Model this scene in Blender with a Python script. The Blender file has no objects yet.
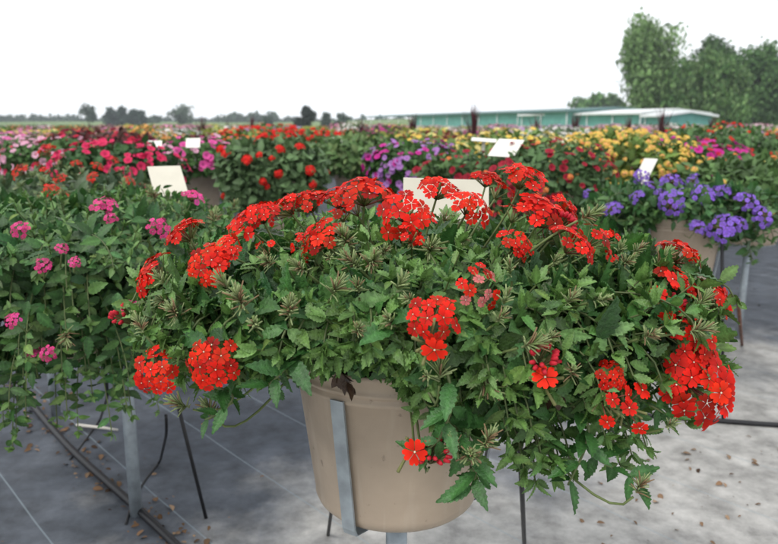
import bpy, math, random
import numpy as np

D = bpy.data
SC = bpy.context.scene
COL = SC.collection
R = math.radians
rng = np.random.default_rng(11)
random.seed(11)

# ------------------------------------------------------------------ camera
CAM_H = 1.08
PITCH = R(11.6)
FPX = 720.0                       # focal length in photo pixels (photo is 778 wide)
cam_d = D.cameras.new('camera')
cam = D.objects.new('camera', cam_d)
COL.objects.link(cam)
cam.location = (0, 0, CAM_H)
cam.rotation_euler = (math.pi/2 - PITCH, 0, 0)
cam_d.sensor_width = 36
cam_d.lens = 36*FPX/778
cam_d.clip_start = .05
cam_d.clip_end = 5000
cam_d.dof.use_dof = True
cam_d.dof.focus_distance = .95
cam_d.dof.aperture_fstop = 7.6
SC.camera = cam

# ------------------------------------------------------------------ light
SUN_EL, SUN_ROT = R(52), R(215)
w = D.worlds.new('World'); SC.world = w
w.use_nodes = True
nt = w.node_tree; nt.nodes.clear()
def N(tree, t, **kw):
    n = tree.nodes.new(t)
    for k, v in kw.items():
        setattr(n, k, v)
    return n
out = N(nt, 'ShaderNodeOutputWorld')
bg = N(nt, 'ShaderNodeBackground'); bg.inputs['Strength'].default_value = .105
sky = N(nt, 'ShaderNodeTexSky', sky_type='NISHITA', sun_disc=False)
sky.sun_elevation = SUN_EL; sky.sun_rotation = SUN_ROT
tc = N(nt, 'ShaderNodeTexCoord')
mp = N(nt, 'ShaderNodeMapping'); mp.inputs['Scale'].default_value = (1.0, 1.0, 2.2)
nz = N(nt, 'ShaderNodeTexNoise'); nz.inputs['Scale'].default_value = 1.6; nz.inputs['Detail'].default_value = 5
rp = N(nt, 'ShaderNodeValToRGB')
rp.color_ramp.elements[0].position = .20; rp.color_ramp.elements[0].color = (.58, .58, .58, 1)
rp.color_ramp.elements[1].position = .55; rp.color_ramp.elements[1].color = (1, 1, 1, 1)
mx = N(nt, 'ShaderNodeMix', data_type='RGBA')
mx.inputs['B'].default_value = (11.2, 11.5, 11.9, 1)
nt.links.new(tc.outputs['Generated'], mp.inputs['Vector'])
nt.links.new(mp.outputs['Vector'], nz.inputs['Vector'])
nt.links.new(nz.outputs['Fac'], rp.inputs['Fac'])
nt.links.new(rp.outputs['Color'], mx.inputs['Factor'])
nt.links.new(sky.outputs['Color'], mx.inputs['A'])
nt.links.new(mx.outputs['Result'], bg.inputs['Color'])
nt.links.new(bg.outputs['Background'], out.inputs['Surface'])

sun_d = D.lights.new('sun', 'SUN'); sun_d.energy = 1.5; sun_d.angle = R(12); sun_d.color = (1, .96, .9)
sun = D.objects.new('sun', sun_d); COL.objects.link(sun)
sun.rotation_euler = (math.pi/2 - SUN_EL, 0, R(180) - SUN_ROT)

SC.view_settings.view_transform = 'Standard'
SC.view_settings.look = 'None'
SC.view_settings.exposure = 0.22
SC.view_settings.gamma = 1.0
SC.view_settings.use_curve_mapping = False

# ------------------------------------------------------------------ helpers
CP, SP = math.cos(PITCH), math.sin(PITCH)
def ray(px, py):
    u = (px - 389)/FPX; v = (272 - py)/FPX
    return np.array([u, CP + v*SP, -SP + v*CP])
def at(px, py, Y):
    d = ray(px, py); t = Y/d[1]
    return np.array([0, 0, CAM_H]) + d*t
def at_z(px, py, z=0.):
    d = ray(px, py); t = (z - CAM_H)/d[2]
    return np.array([0, 0, CAM_H]) + d*t

class Buf:
    """collects vertices, faces, colours and material slots; build() links them as one mesh object"""
    def __init__(s):
        s.V = []; s.C = []; s.T = []; s.Q = []; s.TM = []; s.QM = []; s.n = 0
    def add(s, V, T=None, Q=None, C=(.5, .5, .5), m=0):
        V = np.asarray(V, float).reshape(-1, 3)
        C = np.asarray(C, float)
        if C.ndim == 1: C = np.tile(C, (len(V), 1))
        s.V.append(V); s.C.append(C)
        if T is not None and len(T):
            T = np.asarray(T, int).reshape(-1, 3); s.T.append(T + s.n); s.TM.append(np.full(len(T), m))
        if Q is not None and len(Q):
            Q = np.asarray(Q, int).reshape(-1, 4); s.Q.append(Q + s.n); s.QM.append(np.full(len(Q), m))
        s.n += len(V)
    def inst(s, tpl, M, P, C, m=0):
        """many copies of a template: M (n,3,3) with columns x,y,z axes, P (n,3), C (n,3)"""
        V = np.einsum('nij,kj->nki', M, tpl['V']) + P[:, None, :]
        n, k = V.shape[:2]
        col = C[:, None, :]*tpl['S'][None, :, None]
        off = (np.arange(n)*k)[:, None, None]
        T = (tpl['T'][None] + off).reshape(-1, 3) if len(tpl['T']) else None
        Q = (tpl['Q'][None] + off).reshape(-1, 4) if len(tpl['Q']) else None
        s.add(V.reshape(-1, 3), T, Q, np.clip(col, 0, 1).reshape(-1, 3), m)
    def tube(s, pts, r0, r1=None, k=6, C=(.5, .5, .5), m=0, cap=True):
        pts = np.asarray(pts, float); n = len(pts)
        r1 = r0 if r1 is None else r1
        rad = np.linspace(r0, r1, n)
        tan = np.gradient(pts, axis=0); tan /= np.linalg.norm(tan, axis=1)[:, None] + 1e-12
        a = np.array([0, 0, 1.]) if abs(tan[0][2]) < .9 else np.array([1., 0, 0])
        V = []
        for i in range(n):
            x = np.cross(tan[i], a); x /= np.linalg.norm(x) + 1e-12
            y = np.cross(tan[i], x); a = np.cross(x, tan[i])
            th = np.arange(k)*2*math.pi/k
            V.append(pts[i] + rad[i]*(np.cos(th)[:, None]*x + np.sin(th)[:, None]*y))
        Q = [(i*k + j, i*k + (j+1) % k, (i+1)*k + (j+1) % k, (i+1)*k + j) for i in range(n-1) for j in range(k)]
        V = np.concatenate(V)
        T = []
        if cap:
            V = np.vstack([V, pts[0], pts[-1]])
            T = [((j+1) % k, j, n*k) for j in range(k)] + [((n-1)*k + j, (n-1)*k + (j+1) % k, n*k+1) for j in range(k)]
        s.add(V, T, Q, C, m)
    def lathe(s, prof, k=48, C=(.5, .5, .5), m=0, center=(0, 0, 0)):
        prof = np.asarray(prof, float); n = len(prof)
        th = np.arange(k)*2*math.pi/k
        V = np.stack([prof[:, 0][:, None]*np.cos(th), prof[:, 0][:, None]*np.sin(th), np.repeat(prof[:, 1][:, None], k, 1)], -1).reshape(-1, 3)
        Q = [(i*k + j, i*k + (j+1) % k, (i+1)*k + (j+1) % k, (i+1)*k + j) for i in range(n-1) for j in range(k)]
        s.add(V + np.array(center), None, Q, C, m)
    def box(s, c, size, rot=None, C=(.5, .5, .5), m=0):
        h = np.array(size)/2
        V = np.array([(x, y, z) for x in (-1, 1) for y in (-1, 1) for z in (-1, 1)])*h
        if rot is not None: V = V @ np.asarray(rot).T
        Q = [(0, 1, 3, 2), (4, 6, 7, 5), (0, 4, 5, 1), (2, 3, 7, 6), (0, 2, 6, 4), (1, 5, 7, 3)]
        s.add(V + np.array(c), None, Q, C, m)
    def mesh(s, name, mats, smooth=True):
        me = D.meshes.new(name)
        V = np.concatenate(s.V); C = np.concatenate(s.C)
        T = np.concatenate(s.T) if s.T else np.zeros((0, 3), int)
        Q = np.concatenate(s.Q) if s.Q else np.zeros((0, 4), int)
        me.vertices.add(len(V)); me.vertices.foreach_set('co', V.astype(np.float32).ravel())
        loops = np.concatenate([T.ravel(), Q.ravel()])
        me.loops.add(len(loops)); me.loops.foreach_set('vertex_index', loops.astype(np.int32))
        nf = len(T) + len(Q)
        me.polygons.add(nf)
        st = np.concatenate([np.arange(len(T))*3, len(T)*3 + np.arange(len(Q))*4])
        me.polygons.foreach_set('loop_start', st.astype(np.int32))
        mi = np.concatenate(s.TM + s.QM) if (s.TM or s.QM) else np.zeros(nf)
        me.polygons.foreach_set('material_index', mi.astype(np.int32))
        me.polygons.foreach_set('use_smooth', np.full(nf, smooth))
        at_ = me.color_attributes.new('Col', 'FLOAT_COLOR', 'POINT')
        at_.data.foreach_set('color', np.hstack([C, np.ones((len(C), 1))]).astype(np.float32).ravel())
        for m in (mats if isinstance(mats, (list, tuple)) else [mats]): me.materials.append(m)
        me.update(calc_edges=True); me.validate()
        return me
    def build(s, name, mats, parent=None, smooth=True):
        return link(name, s.mesh(name, mats, smooth), parent)

def link(name, me, parent=None):
    o = D.objects.new(name, me); COL.objects.link(o)
    if parent is not None: o.parent = parent
    return o
def tag(o, label=None, cat=None, group=None, kind=None):
    if label: o['label'] = label
    if cat: o['category'] = cat
    if group: o['group'] = group
    if kind: o['kind'] = kind
    return o
def thing(name, loc, label, cat, group=None, rz=0):
    o = D.objects.new(name, None); COL.objects.link(o)
    o.location = tuple(loc); o.rotation_euler = (0, 0, rz); o.empty_display_size = .1
    return tag(o, label, cat, group)
def copy_tree(o, parent=None):
    c = o.copy(); COL.objects.link(c)
    if parent is not None: c.parent = parent
    for ch in list(o.children): copy_tree(ch, c)
    return c
def frame_from(y, zhint):
    """rotation matrices (n,3,3) whose y axis is y and z axis leans to zhint"""
    y = y/(np.linalg.norm(y, axis=1)[:, None] + 1e-9)
    x = np.cross(y, zhint); x /= np.linalg.norm(x, axis=1)[:, None] + 1e-9
    z = np.cross(x, y)
    return np.stack([x, y, z], -1)
def unit(v): return v/(np.linalg.norm(v) + 1e-9)

# ------------------------------------------------------------------ materials
def mat(name, base=(.5, .5, .5), rough=.5, spec=.5, attr=False, transl=0., noise=0., nscale=20., bump=0., bscale=60., metal=0.):
    m = D.materials.new(name); m.use_nodes = True
    t = m.node_tree; b = t.nodes['Principled BSDF']
    b.inputs['Roughness'].default_value = rough
    b.inputs['Specular IOR Level'].default_value = spec
    b.inputs['Metallic'].default_value = metal
    if attr:
        a = N(t, 'ShaderNodeAttribute', attribute_name='Col'); src = a.outputs['Color']
    else:
        c = N(t, 'ShaderNodeRGB'); c.outputs[0].default_value = (*base, 1); src = c.outputs[0]
    tcn = N(t, 'ShaderNodeTexCoord')
    if noise:
        n = N(t, 'ShaderNodeTexNoise'); n.inputs['Scale'].default_value = nscale; n.inputs['Detail'].default_value = 4
        t.links.new(tcn.outputs['Object'], n.inputs['Vector'])
        mr = N(t, 'ShaderNodeMapRange'); mr.inputs['From Min'].default_value = .3; mr.inputs['From Max'].default_value = .7
        mr.inputs['To Min'].default_value = 1 - noise; mr.inputs['To Max'].default_value = 1 + noise
        t.links.new(n.outputs['Fac'], mr.inputs['Value'])
        v = N(t, 'ShaderNodeVectorMath', operation='SCALE')
        t.links.new(src, v.inputs[0]); t.links.new(mr.outputs['Result'], v.inputs['Scale']); src = v.outputs[0]
    t.links.new(src, b.inputs['Base Color'])
    if bump:
        n = N(t, 'ShaderNodeTexNoise'); n.inputs['Scale'].default_value = bscale; n.inputs['Detail'].default_value = 3
        t.links.new(tcn.outputs['Object'], n.inputs['Vector'])
        bp = N(t, 'ShaderNodeBump'); bp.inputs['Strength'].default_value = bump; bp.inputs['Distance'].default_value = .003
        t.links.new(n.outputs['Fac'], bp.inputs['Height']); t.links.new(bp.outputs['Normal'], b.inputs['Normal'])
    if transl:
        tr = N(t, 'ShaderNodeBsdfTranslucent'); t.links.new(src, tr.inputs['Color'])
        ms = N(t, 'ShaderNodeMixShader'); ms.inputs[0].default_value = transl
        o = t.nodes['Material Output']
        t.links.new(b.outputs[0], ms.inputs[1]); t.links.new(tr.outputs[0], ms.inputs[2]); t.links.new(ms.outputs[0], o.inputs['Surface'])
    return m
M_leaf = mat('leaf', attr=True, rough=.40, spec=.5, transl=.22, noise=.22, nscale=90, bump=.5, bscale=350)
M_leaf_far = mat('leaf_soft', attr=True, rough=.55, spec=.3, transl=.2)
M_petal = mat('petal', attr=True, rough=.6, spec=.2, transl=.25)
M_stem = mat('stem', attr=True, rough=.55, spec=.3, noise=.15, nscale=120)
M_seed = mat('dry_calyx', attr=True, rough=.7, spec=.2, transl=.15)
M_pot = mat('tan_plastic', (.37, .295, .225), rough=.42, spec=.4, noise=.13, nscale=9, bump=.12, bscale=90)
t = M_pot.node_tree; b = t.nodes['Principled BSDF']      # water streaks and soil splashes on the plastic
src = b.inputs['Base Color'].links[0].from_socket
tcn = N(t, 'ShaderNodeTexCoord')
for sc_, lo, hi, colr, amt in (((34, 34, 3.2), .52, .72, (.52, .45, .37, 1), .45), ((60, 60, 60), .66, .74, (.10, .075, .055, 1), .6), ((7, 7, 14), .50, .75, (.25, .20, .15, 1), .40)):
    mpn = N(t, 'ShaderNodeMapping'); mpn.inputs['Scale'].default_value = sc_; t.links.new(tcn.outputs['Object'], mpn.inputs['Vector'])
    nn_ = N(t, 'ShaderNodeTexNoise'); nn_.inputs['Scale'].default_value = 1.; nn_.inputs['Detail'].default_value = 5; t.links.new(mpn.outputs['Vector'], nn_.inputs['Vector'])
    mr_ = N(t, 'ShaderNodeMapRange'); mr_.inputs['From Min'].default_value = lo; mr_.inputs['From Max'].default_value = hi; mr_.inputs['To Max'].default_value = amt; t.links.new(nn_.outputs['Fac'], mr_.inputs['Value'])
    mm_ = N(t, 'ShaderNodeMix', data_type='RGBA'); t.links.new(mr_.outputs['Result'], mm_.inputs['Factor']); t.links.new(src, mm_.inputs['A']); mm_.inputs['B'].default_value = colr; src = mm_.outputs['Result']
t.links.new(src, b.inputs['Base Color'])
M_soil = mat('potting_soil', (.035, .025, .018), rough=.95, spec=.1, noise=.4, nscale=80, bump=1, bscale=120)
M_galv = mat('galvanised_steel', (.30, .34, .37), rough=.48, spec=.5, noise=.22, nscale=30, metal=.35)
M_blackrod = mat('black_plastic', (.012, .012, .014), rough=.45, spec=.4)
M_sign = mat('sign_board', (.80, .78, .70), rough=.5, spec=.3, noise=.05, nscale=20)
M_sign_beige = mat('sign_board_beige', (.64, .60, .50), rough=.5, spec=.3, noise=.05, nscale=20)
M_bark = mat('bark', (.09, .07, .055), rough=.9, spec=.1, noise=.35, nscale=6)
M_litter = mat('dry_leaf', attr=True, rough=.85, spec=.1)

# ------------------------------------------------------------------ setting: ground, weed mat, far field
def grid_sheet(xs, ys, hf):
    X, Y = np.meshgrid(xs, ys); V = np.stack([X, Y, hf(X, Y)], -1).reshape(-1, 3)
    nx = len(xs)
    Q = [(j*nx+i, j*nx+i+1, (j+1)*nx+i+1, (j+1)*nx+i) for j in range(len(ys)-1) for i in range(nx-1)]
    return V, Q
def land(X, Y):
    s = np.clip((Y - 130)/300, 0, 1); s = s*s*(3 - 2*s)
    return s*(3.0 + 1.2*np.sin(X/90. + .6) + .7*np.sin(X/37.)) - .0
V, Q = grid_sheet(np.concatenate([np.linspace(-640, -300, 7), np.linspace(-280, 280, 57), np.linspace(300, 640, 7)]),
                  np.concatenate([np.linspace(-60, 120, 10), np.linspace(130, 440, 32), np.linspace(460, 660, 6)]), land)
m = D.materials.new('meadow_grass'); m.use_nodes = True; t = m.node_tree; b = t.nodes['Principled BSDF']
b.inputs['Roughness'].default_value = .9; b.inputs['Specular IOR Level'].default_value = .1
tcn = N(t, 'ShaderNodeTexCoord'); mpn = N(t, 'ShaderNodeMapping'); mpn.inputs['Scale'].default_value = (.02, .05, .05)
n1 = N(t, 'ShaderNodeTexNoise'); n1.inputs['Scale'].default_value = 1.; n1.inputs['Detail'].default_value = 6
cr = N(t, 'ShaderNodeValToRGB')
cr.color_ramp.elements[0].position = .35; cr.color_ramp.elements[0].color = (.10, .17, .06, 1)
cr.color_ramp.elements[1].position = .65; cr.color_ramp.elements[1].color = (.20, .26, .10, 1)
t.links.new(tcn.outputs['Object'], mpn.inputs['Vector']); t.links.new(mpn.outputs['Vector'], n1.inputs['Vector'])
t.links.new(n1.outputs['Fac'], cr.inputs['Fac']); t.links.new(cr.outputs['Color'], b.inputs['Base Color'])
bf = Buf(); bf.add(V, None, Q); tag(bf.build('field', m), kind='structure')

# woven weed-control fabric, dusty, with pale guide threads every 30 cm
m = D.materials.new('weed_fabric'); m.use_nodes = True; t = m.node_tree; b = t.nodes['Principled BSDF']
L = t.links.new
tcn = N(t, 'ShaderNodeTexCoord')
n1 = N(t, 'ShaderNodeTexNoise'); n1.inputs['Scale'].default_value = .95; n1.inputs['Detail'].default_value = 7; n1.inputs['Roughness'].default_value = .62
L(tcn.outputs['Object'], n1.inputs['Vector'])
sx = N(t, 'ShaderNodeSeparateXYZ'); L(tcn.outputs['Object'], sx.inputs[0])
# drifted sand lies on the right-hand lane: bias the dust by distance across the rows
ax = N(t, 'ShaderNodeMath', operation='MULTIPLY_ADD'); L(sx.outputs['X'], ax.inputs[0]); ax.inputs[1].default_value = .13; L(n1.outputs['Fac'], ax.inputs[2])
ay = N(t, 'ShaderNodeMath', operation='MULTIPLY_ADD'); L(sx.outputs['Y'], ay.inputs[0]); ay.inputs[1].default_value = -.20; L(ax.outputs[0], ay.inputs[2])
ao = N(t, 'ShaderNodeMath', operation='ADD'); L(ay.outputs[0], ao.inputs[0]); ao.inputs[1].default_value = .49
ay = N(t, 'ShaderNodeMath', operation='MAXIMUM'); L(ao.outputs[0], ay.inputs[0]); ay.inputs[1].default_value = .40
cr = N(t, 'ShaderNodeValToRGB')
e = cr.color_ramp.elements
e[0].position = .34; e[0].color = (.050, .060, .078, 1)
e[1].position = .66; e[1].color = (.40, .39, .37, 1)
x = cr.color_ramp.elements.new(.50); x.color = (.105, .118, .14, 1)
L(ay.outputs[0], cr.inputs['Fac'])
n2 = N(t, 'ShaderNodeTexNoise'); n2.inputs['Scale'].default_value = 9; n2.inputs['Detail'].default_value = 8; n2.inputs['Roughness'].default_value = .7
L(tcn.outputs['Object'], n2.inputs['Vector'])
mr = N(t, 'ShaderNodeMapRange'); mr.inputs['From Min'].default_value = .3; mr.inputs['From Max'].default_value = .7; mr.inputs['To Min'].default_value = .5; mr.inputs['To Max'].default_value = 1.45
L(n2.outputs['Fac'], mr.inputs['Value'])
vm = N(t, 'ShaderNodeVectorMath', operation='SCALE'); L(cr.outputs['Color'], vm.inputs[0]); L(mr.outputs['Result'], vm.inputs['Scale'])
# guide threads
rot = N(t, 'ShaderNodeMapping'); rot.inputs['Rotation'].default_value = (0, 0, -R(41.4)); L(tcn.outputs['Object'], rot.inputs['Vector'])
s2 = N(t, 'ShaderNodeSeparateXYZ'); L(rot.outputs['Vector'], s2.inputs[0])
wob = N(t, 'ShaderNodeTexNoise'); wob.inputs['Scale'].default_value = 1.3; L(tcn.outputs['Object'], wob.inputs['Vector'])
wa = N(t, 'ShaderNodeMath', operation='MULTIPLY_ADD'); L(wob.outputs['Fac'], wa.inputs[0]); wa.inputs[1].default_value = .03; L(s2.outputs['X'], wa.inputs[2])
ad = N(t, 'ShaderNodeMath', operation='ADD'); L(wa.outputs[0], ad.inputs[0]); ad.inputs[1].default_value = 30 - .985 + .0
md = N(t, 'ShaderNodeMath', operation='MODULO'); L(ad.outputs[0], md.inputs[0]); md.inputs[1].default_value = .304
lt = N(t, 'ShaderNodeMath', operation='LESS_THAN'); L(md.outputs[0], lt.inputs[0]); lt.inputs[1].default_value = .0045
lf = N(t, 'ShaderNodeMath', operation='MULTIPLY'); L(lt.outputs[0], lf.inputs[0]); lf.inputs[1].default_value = .5
mxn = N(t, 'ShaderNodeMix', data_type='RGBA'); L(lf.outputs[0], mxn.inputs['Factor']); L(vm.outputs[0], mxn.inputs['A']); mxn.inputs['B'].default_value = (.30, .37, .41, 1)
L(mxn.outputs['Result'], b.inputs['Base Color'])
b.inputs['Roughness'].default_value = .62; b.inputs['Specular IOR Level'].default_value = .35
n3 = N(t, 'ShaderNodeTexNoise'); n3.inputs['Scale'].default_value = 5; n3.inputs['Detail'].default_value = 8; L(tcn.outputs['Object'], n3.inputs['Vector'])
wv = [N(t, 'ShaderNodeTexWave', bands_direction=d_) for d_ in 'XY']
for w_ in wv: w_.inputs['Scale'].default_value = 120; L(rot.outputs['Vector'], w_.inputs['Vector'])
wm = N(t, 'ShaderNodeMath', operation='MULTIPLY'); L(wv[0].outputs['Fac'], wm.inputs[0]); L(wv[1].outputs['Fac'], wm.inputs[1])
wh = N(t, 'ShaderNodeMath', operation='MULTIPLY_ADD'); L(wm.outputs[0], wh.inputs[0]); wh.inputs[1].default_value = .06; L(n3.outputs['Fac'], wh.inputs[2])
bp = N(t, 'ShaderNodeBump'); bp.inputs['Strength'].default_value = .7; bp.inputs['Distance'].default_value = .03; L(wh.outputs[0], bp.inputs['Height']); L(bp.outputs['Normal'], b.inputs['Normal'])
bf = Buf(); bf.add([(-45, -6, .02), (45, -6, .02), (45, 52, .02), (-45, 52, .02)], None, [(0, 1, 2, 3)])
tag(bf.build('ground', m), kind='structure')
GZ = .02

# ------------------------------------------------------------------ leaf and petal templates
def tpl(V, T, Q, S): return dict(V=np.array(V, float), T=np.array(T, int).reshape(-1, 3), Q=np.array(Q, int).reshape(-1, 4), S=np.array(S, float))
def leaf_hi(teeth=7, wide=.20):
    V = []; S = []; n = teeth*2 + 1
    for i in range(n):
        s = i/(n-1); tooth = i % 2 == 1
        wd = wide*(math.sin(math.pi*min(1, s**.78*.97 + .03))**.9)
        if i == n-1: wd = .012
        if i == 0: wd = .03
        we = wd*(1.12 if tooth else .90)
        sh = .04 if tooth else -.005
        dz = -.28*s*s
        rip = .030 if tooth else -.022
        for side, f in ((-1, 1.), (-1, .5), (0, 0), (1, .5), (1, 1.)):
            x = side*f*(we if f == 1. else wd)
            y = s + sh*f*(1 if 0 < i < n-1 else 0)
            z = dz + .26*abs(x) - .55*x*x + (rip*(1 if f == .5 else .5) if f and 0 < i < n-1 else 0)
            V.append((x, y, z)); S.append(1.22 if f == 0 else (1.03 if tooth else .86))
    Q = []
    for i in range(n-1):
        for j in range(4):
            a = i*5 + j; Q.append((a, a+1, a+6, a+5))
    return tpl(V, [], Q, S)
def leaf_mid(wide=.28):
    st = [(0, .03), (.22, .8), (.5, 1.), (.78, .62), (1., .02)]
    V = []; S = []
    for s, f in st:
        for side in (-1, 0, 1):
            x = side*f*wide; V.append((x, s, -.28*s*s + .3*abs(x))); S.append(1.15 if side == 0 else .95)
    Q = [(i*3+j, i*3+j+1, i*3+j+4, i*3+j+3) for i in range(4) for j in range(2)]
    return tpl(V, [], Q, S)
def leaf_low(wide=.3):
    V = [(0, 0, 0), (-wide, .5, .06), (0, .55, -.05), (wide, .5, .06), (0, 1, -.2)]
    return tpl(V, [(0, 2, 1), (0, 3, 2), (1, 2, 4), (2, 3, 4)], [], [1, .95, 1.1, .95, 1])
LEAF_HI, LEAF_HI2, LEAF_MID, LEAF_LOW = leaf_hi(), leaf_hi(6, .235), leaf_mid(), leaf_low()
LEAF_ROUND = leaf_mid(.42)

def floret(notch=.82, cup=.16, eye=.11):
    """five-petalled flower of radius 1 facing +z; petals first, then a small eye"""
    V = []; T = []; S = []
    for k in range(5):
        a = k*2*math.pi/5 + .1
        c, s = math.cos(a), math.sin(a)
        tw = (.20, -.14, .16, -.22, .10)[k]; lift = (.05, -.04, .09, -.02, .02)[k]
        P = [(.05, 0), (.32, -.20), (.66, -.43), (.93, -.36), (1.0, -.14), (notch, 0), (1.0, .14), (.93, .36), (.66, .43), (.32, .20), (.55, 0)]
        o = len(V)
        for (x, y) in P:
            r = math.hypot(x, y)
            V.append((x*c - y*s, x*s + y*c, cup*(r - .9*r*r) + tw*y + lift*x - .05*(abs(y) > .3) - .02))
            S.append((.60 + .42*min(1, r))*(1.06 if k in (0, 3) else .97))
        for j in range(10): T.append((o+10, o+j, o+(j+1) % 10))
    n_pet = len(T)
    return tpl(V, T, [], S)
FLORET = floret()
FLORET_LOW = tpl([(0, 0, 0)] + [((1. if i % 2 else .72)*math.cos(i*math.pi/5), (1. if i % 2 else .72)*math.sin(i*math.pi/5), .08) for i in range(10)],
                 [(0, i+1, (i+1) % 10 + 1) for i in range(10)], [], [.75] + [1.05]*10)
EYE = tpl([(.095*math.cos(i*math.pi/3), .095*math.sin(i*math.pi/3), .035) for i in range(6)] + [(0, 0, .07)], [(i, (i+1) % 6, 6) for i in range(6)], [], [1]*7)

def rot_to(z, spin):
    """matrix with z axis z, spun about it"""
    z = unit(np.asarray(z, float)); a = np.array([1., 0, 0]) if abs(z[0]) < .8 else np.array([0, 1., 0])
    x = unit(np.cross(a, z)); y = np.cross(z, x)
    c, s = math.cos(spin), math.sin(spin)
    return np.stack([c*x + s*y, -s*x + c*y, z], -1)

def verbena_head(seed, n=17, rh=.030, rf=.0120, col=(.78, .012, .006), var=.22, eye=(.85, .8, .62), spread=1.05, low=False, faded=0):
    """a dome of florets; apex of the stalks at the origin, facing +z. Returns (petal mesh buffer, green stalk buffer)"""
    r = np.random.default_rng(seed)
    pet = Buf(); grn = Buf()
    base = np.array([0, 0, -.028])
    for i in range(n):
        q = math.sqrt((i + .4)/n) if n > 1 else .05; th = i*2.39996 + r.normal(0, .15)
        el = q*spread + r.normal(0, .05)
        d = np.array([math.sin(el)*math.cos(th), math.sin(el)*math.sin(th), math.cos(el)])
        p = base + d*(rh + .028)*(.95 + .10*r.random())*np.array([1.0, 1.0, .88])
        nrm = unit(d + .35*np.array([0, 0, 1.]) + r.normal(0, .24, 3))
        s = rf*(.84 + .24*r.random())
        c = np.array(col)*(1 + r.normal(0, var))*(1 - .35*(r.random() < .15)); c = np.clip(c + np.array([0, max(0, r.normal(0, .008)), 0]), 0, .9)
        if faded and r.random() < faded: c = np.array([.62, .16, .16])*(.8 + .4*r.random())
        Mx = rot_to(nrm, r.random()*6.28)*s
        pet.inst(FLORET_LOW if low else FLORET, Mx[None], p[None], c[None], 0)
        if not low: pet.inst(EYE, (Mx*.9)[None], p[None], np.array([eye]), 0)
        # calyx tube from the stalk to the floret
        g = np.array([.13, .17, .05])*(.8 + .5*r.random())
        if r.random() < .35: g = np.array([.22, .07, .05])
        mid = base*.6 + p*.4 + r.normal(0, .001, 3)
        grn.tube([base + d*.004, mid, p - nrm*.002], .0013, .0008, 4, g)
    for i in range(7):   # unopened buds in the middle and under the rim
        th = r.random()*6.28; el = .2 + r.random()*1.2
        d = np.array([math.sin(el)*math.cos(th), math.sin(el)*math.sin(th), math.cos(el)])
        grn.tube([base, base + d*(.025 + .012*r.random())], .0012, .0020, 4, (.16, .17, .06))
    return pet, grn

def seed_head(seed, n=34, ln=.023):
    r = np.random.default_rng(seed); bf = Buf()
    for i in range(n):
        h = r.random()**.8; th = i*2.4 + r.normal(0, .2)
        el = .15 + 1.25*(1 - h) + r.normal(0, .08)
        d = np.array([math.sin(el)*math.cos(th), math.sin(el)*math.sin(th), math.cos(el)])
        p0 = np.array([0, 0, -.012 + .02*h]); l = ln*(.6 + .45*r.random())
        c = np.array([.27, .33, .15])*(.7 + .6*r.random())
        if r.random() < .25: c = np.array([.27, .18, .10])
        if r.random() < .2: c = np.array([.19, .26, .09])
        bf.tube([p0, p0 + d*l*.5 + np.array([0, 0, .001]), p0 + d*l], .0014, .0008, 4, c)
    return bf

# ------------------------------------------------------------------ mound envelope and shoots
class Env:
    """outline of a trailing plant: table of (azimuth, radius, hang height); heights measured from the pot base"""
    def __init__(s, table, zt, zs, lump=.08, seed=0):
        tb = sorted(table); a = np.array([x[0] for x in tb], float)
        s.a = np.concatenate([a - 360, a, a + 360]); s.R = np.tile([x[1] for x in tb], 3); s.H = np.tile([x[2] for x in tb], 3)
        s.zt, s.zs, s.lump = zt, zs, lump
        r = np.random.default_rng(seed); s.ph = r.random(6)*6.28
    def RH(s, phi):
        d = np.degrees(phi) % 360
        lumpy = 1 + s.lump*(np.sin(3*phi + s.ph[0]) + .7*np.sin(5*phi + s.ph[1]) + .5*np.sin(8*phi + s.ph[2]))/2
        return np.interp(d, s.a, s.R)*lumpy, np.interp(d, s.a, s.H)
    def point(s, phi, q):
        Rr, H = s.RH(phi)
        if q < .65:
            a = q/.65*math.pi/2
            r = Rr*math.sin(a); z = s.zs + (s.zt - s.zs)*math.cos(a)
            nr, nz = math.sin(a)*(s.zt - s.zs), math.cos(a)*Rr
            z += s.lump*.18*math.sin(4*phi + s.ph[3] + 6*q)*math.sin(a)
        else:
            k = (q - .65)/.35
            r = Rr*(1 - .28*k*k); z = s.zs - k*(s.zs - H); nr, nz = 1., -.25*k
        n = unit(np.array([nr*math.cos(phi), nr*math.sin(phi), nz]))
        return np.array([r*math.cos(phi), r*math.sin(phi), z]), n
    def inside(s, P):
        r = math.hypot(P[0], P[1]); phi = math.atan2(P[1], P[0])
        Rr, H = s.RH(phi)
        if r > Rr or P[2] < H: return False
        return P[2] < s.zs + (s.zt - s.zs)*math.sqrt(max(0, 1 - (r/Rr)**2))

def bez(p0, p1, p2, p3, n):
    t = np.linspace(0, 1, n)[:, None]
    return (1-t)**3*p0 + 3*(1-t)**2*t*p1 + 3*(1-t)*t*t*p2 + t**3*p3

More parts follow.
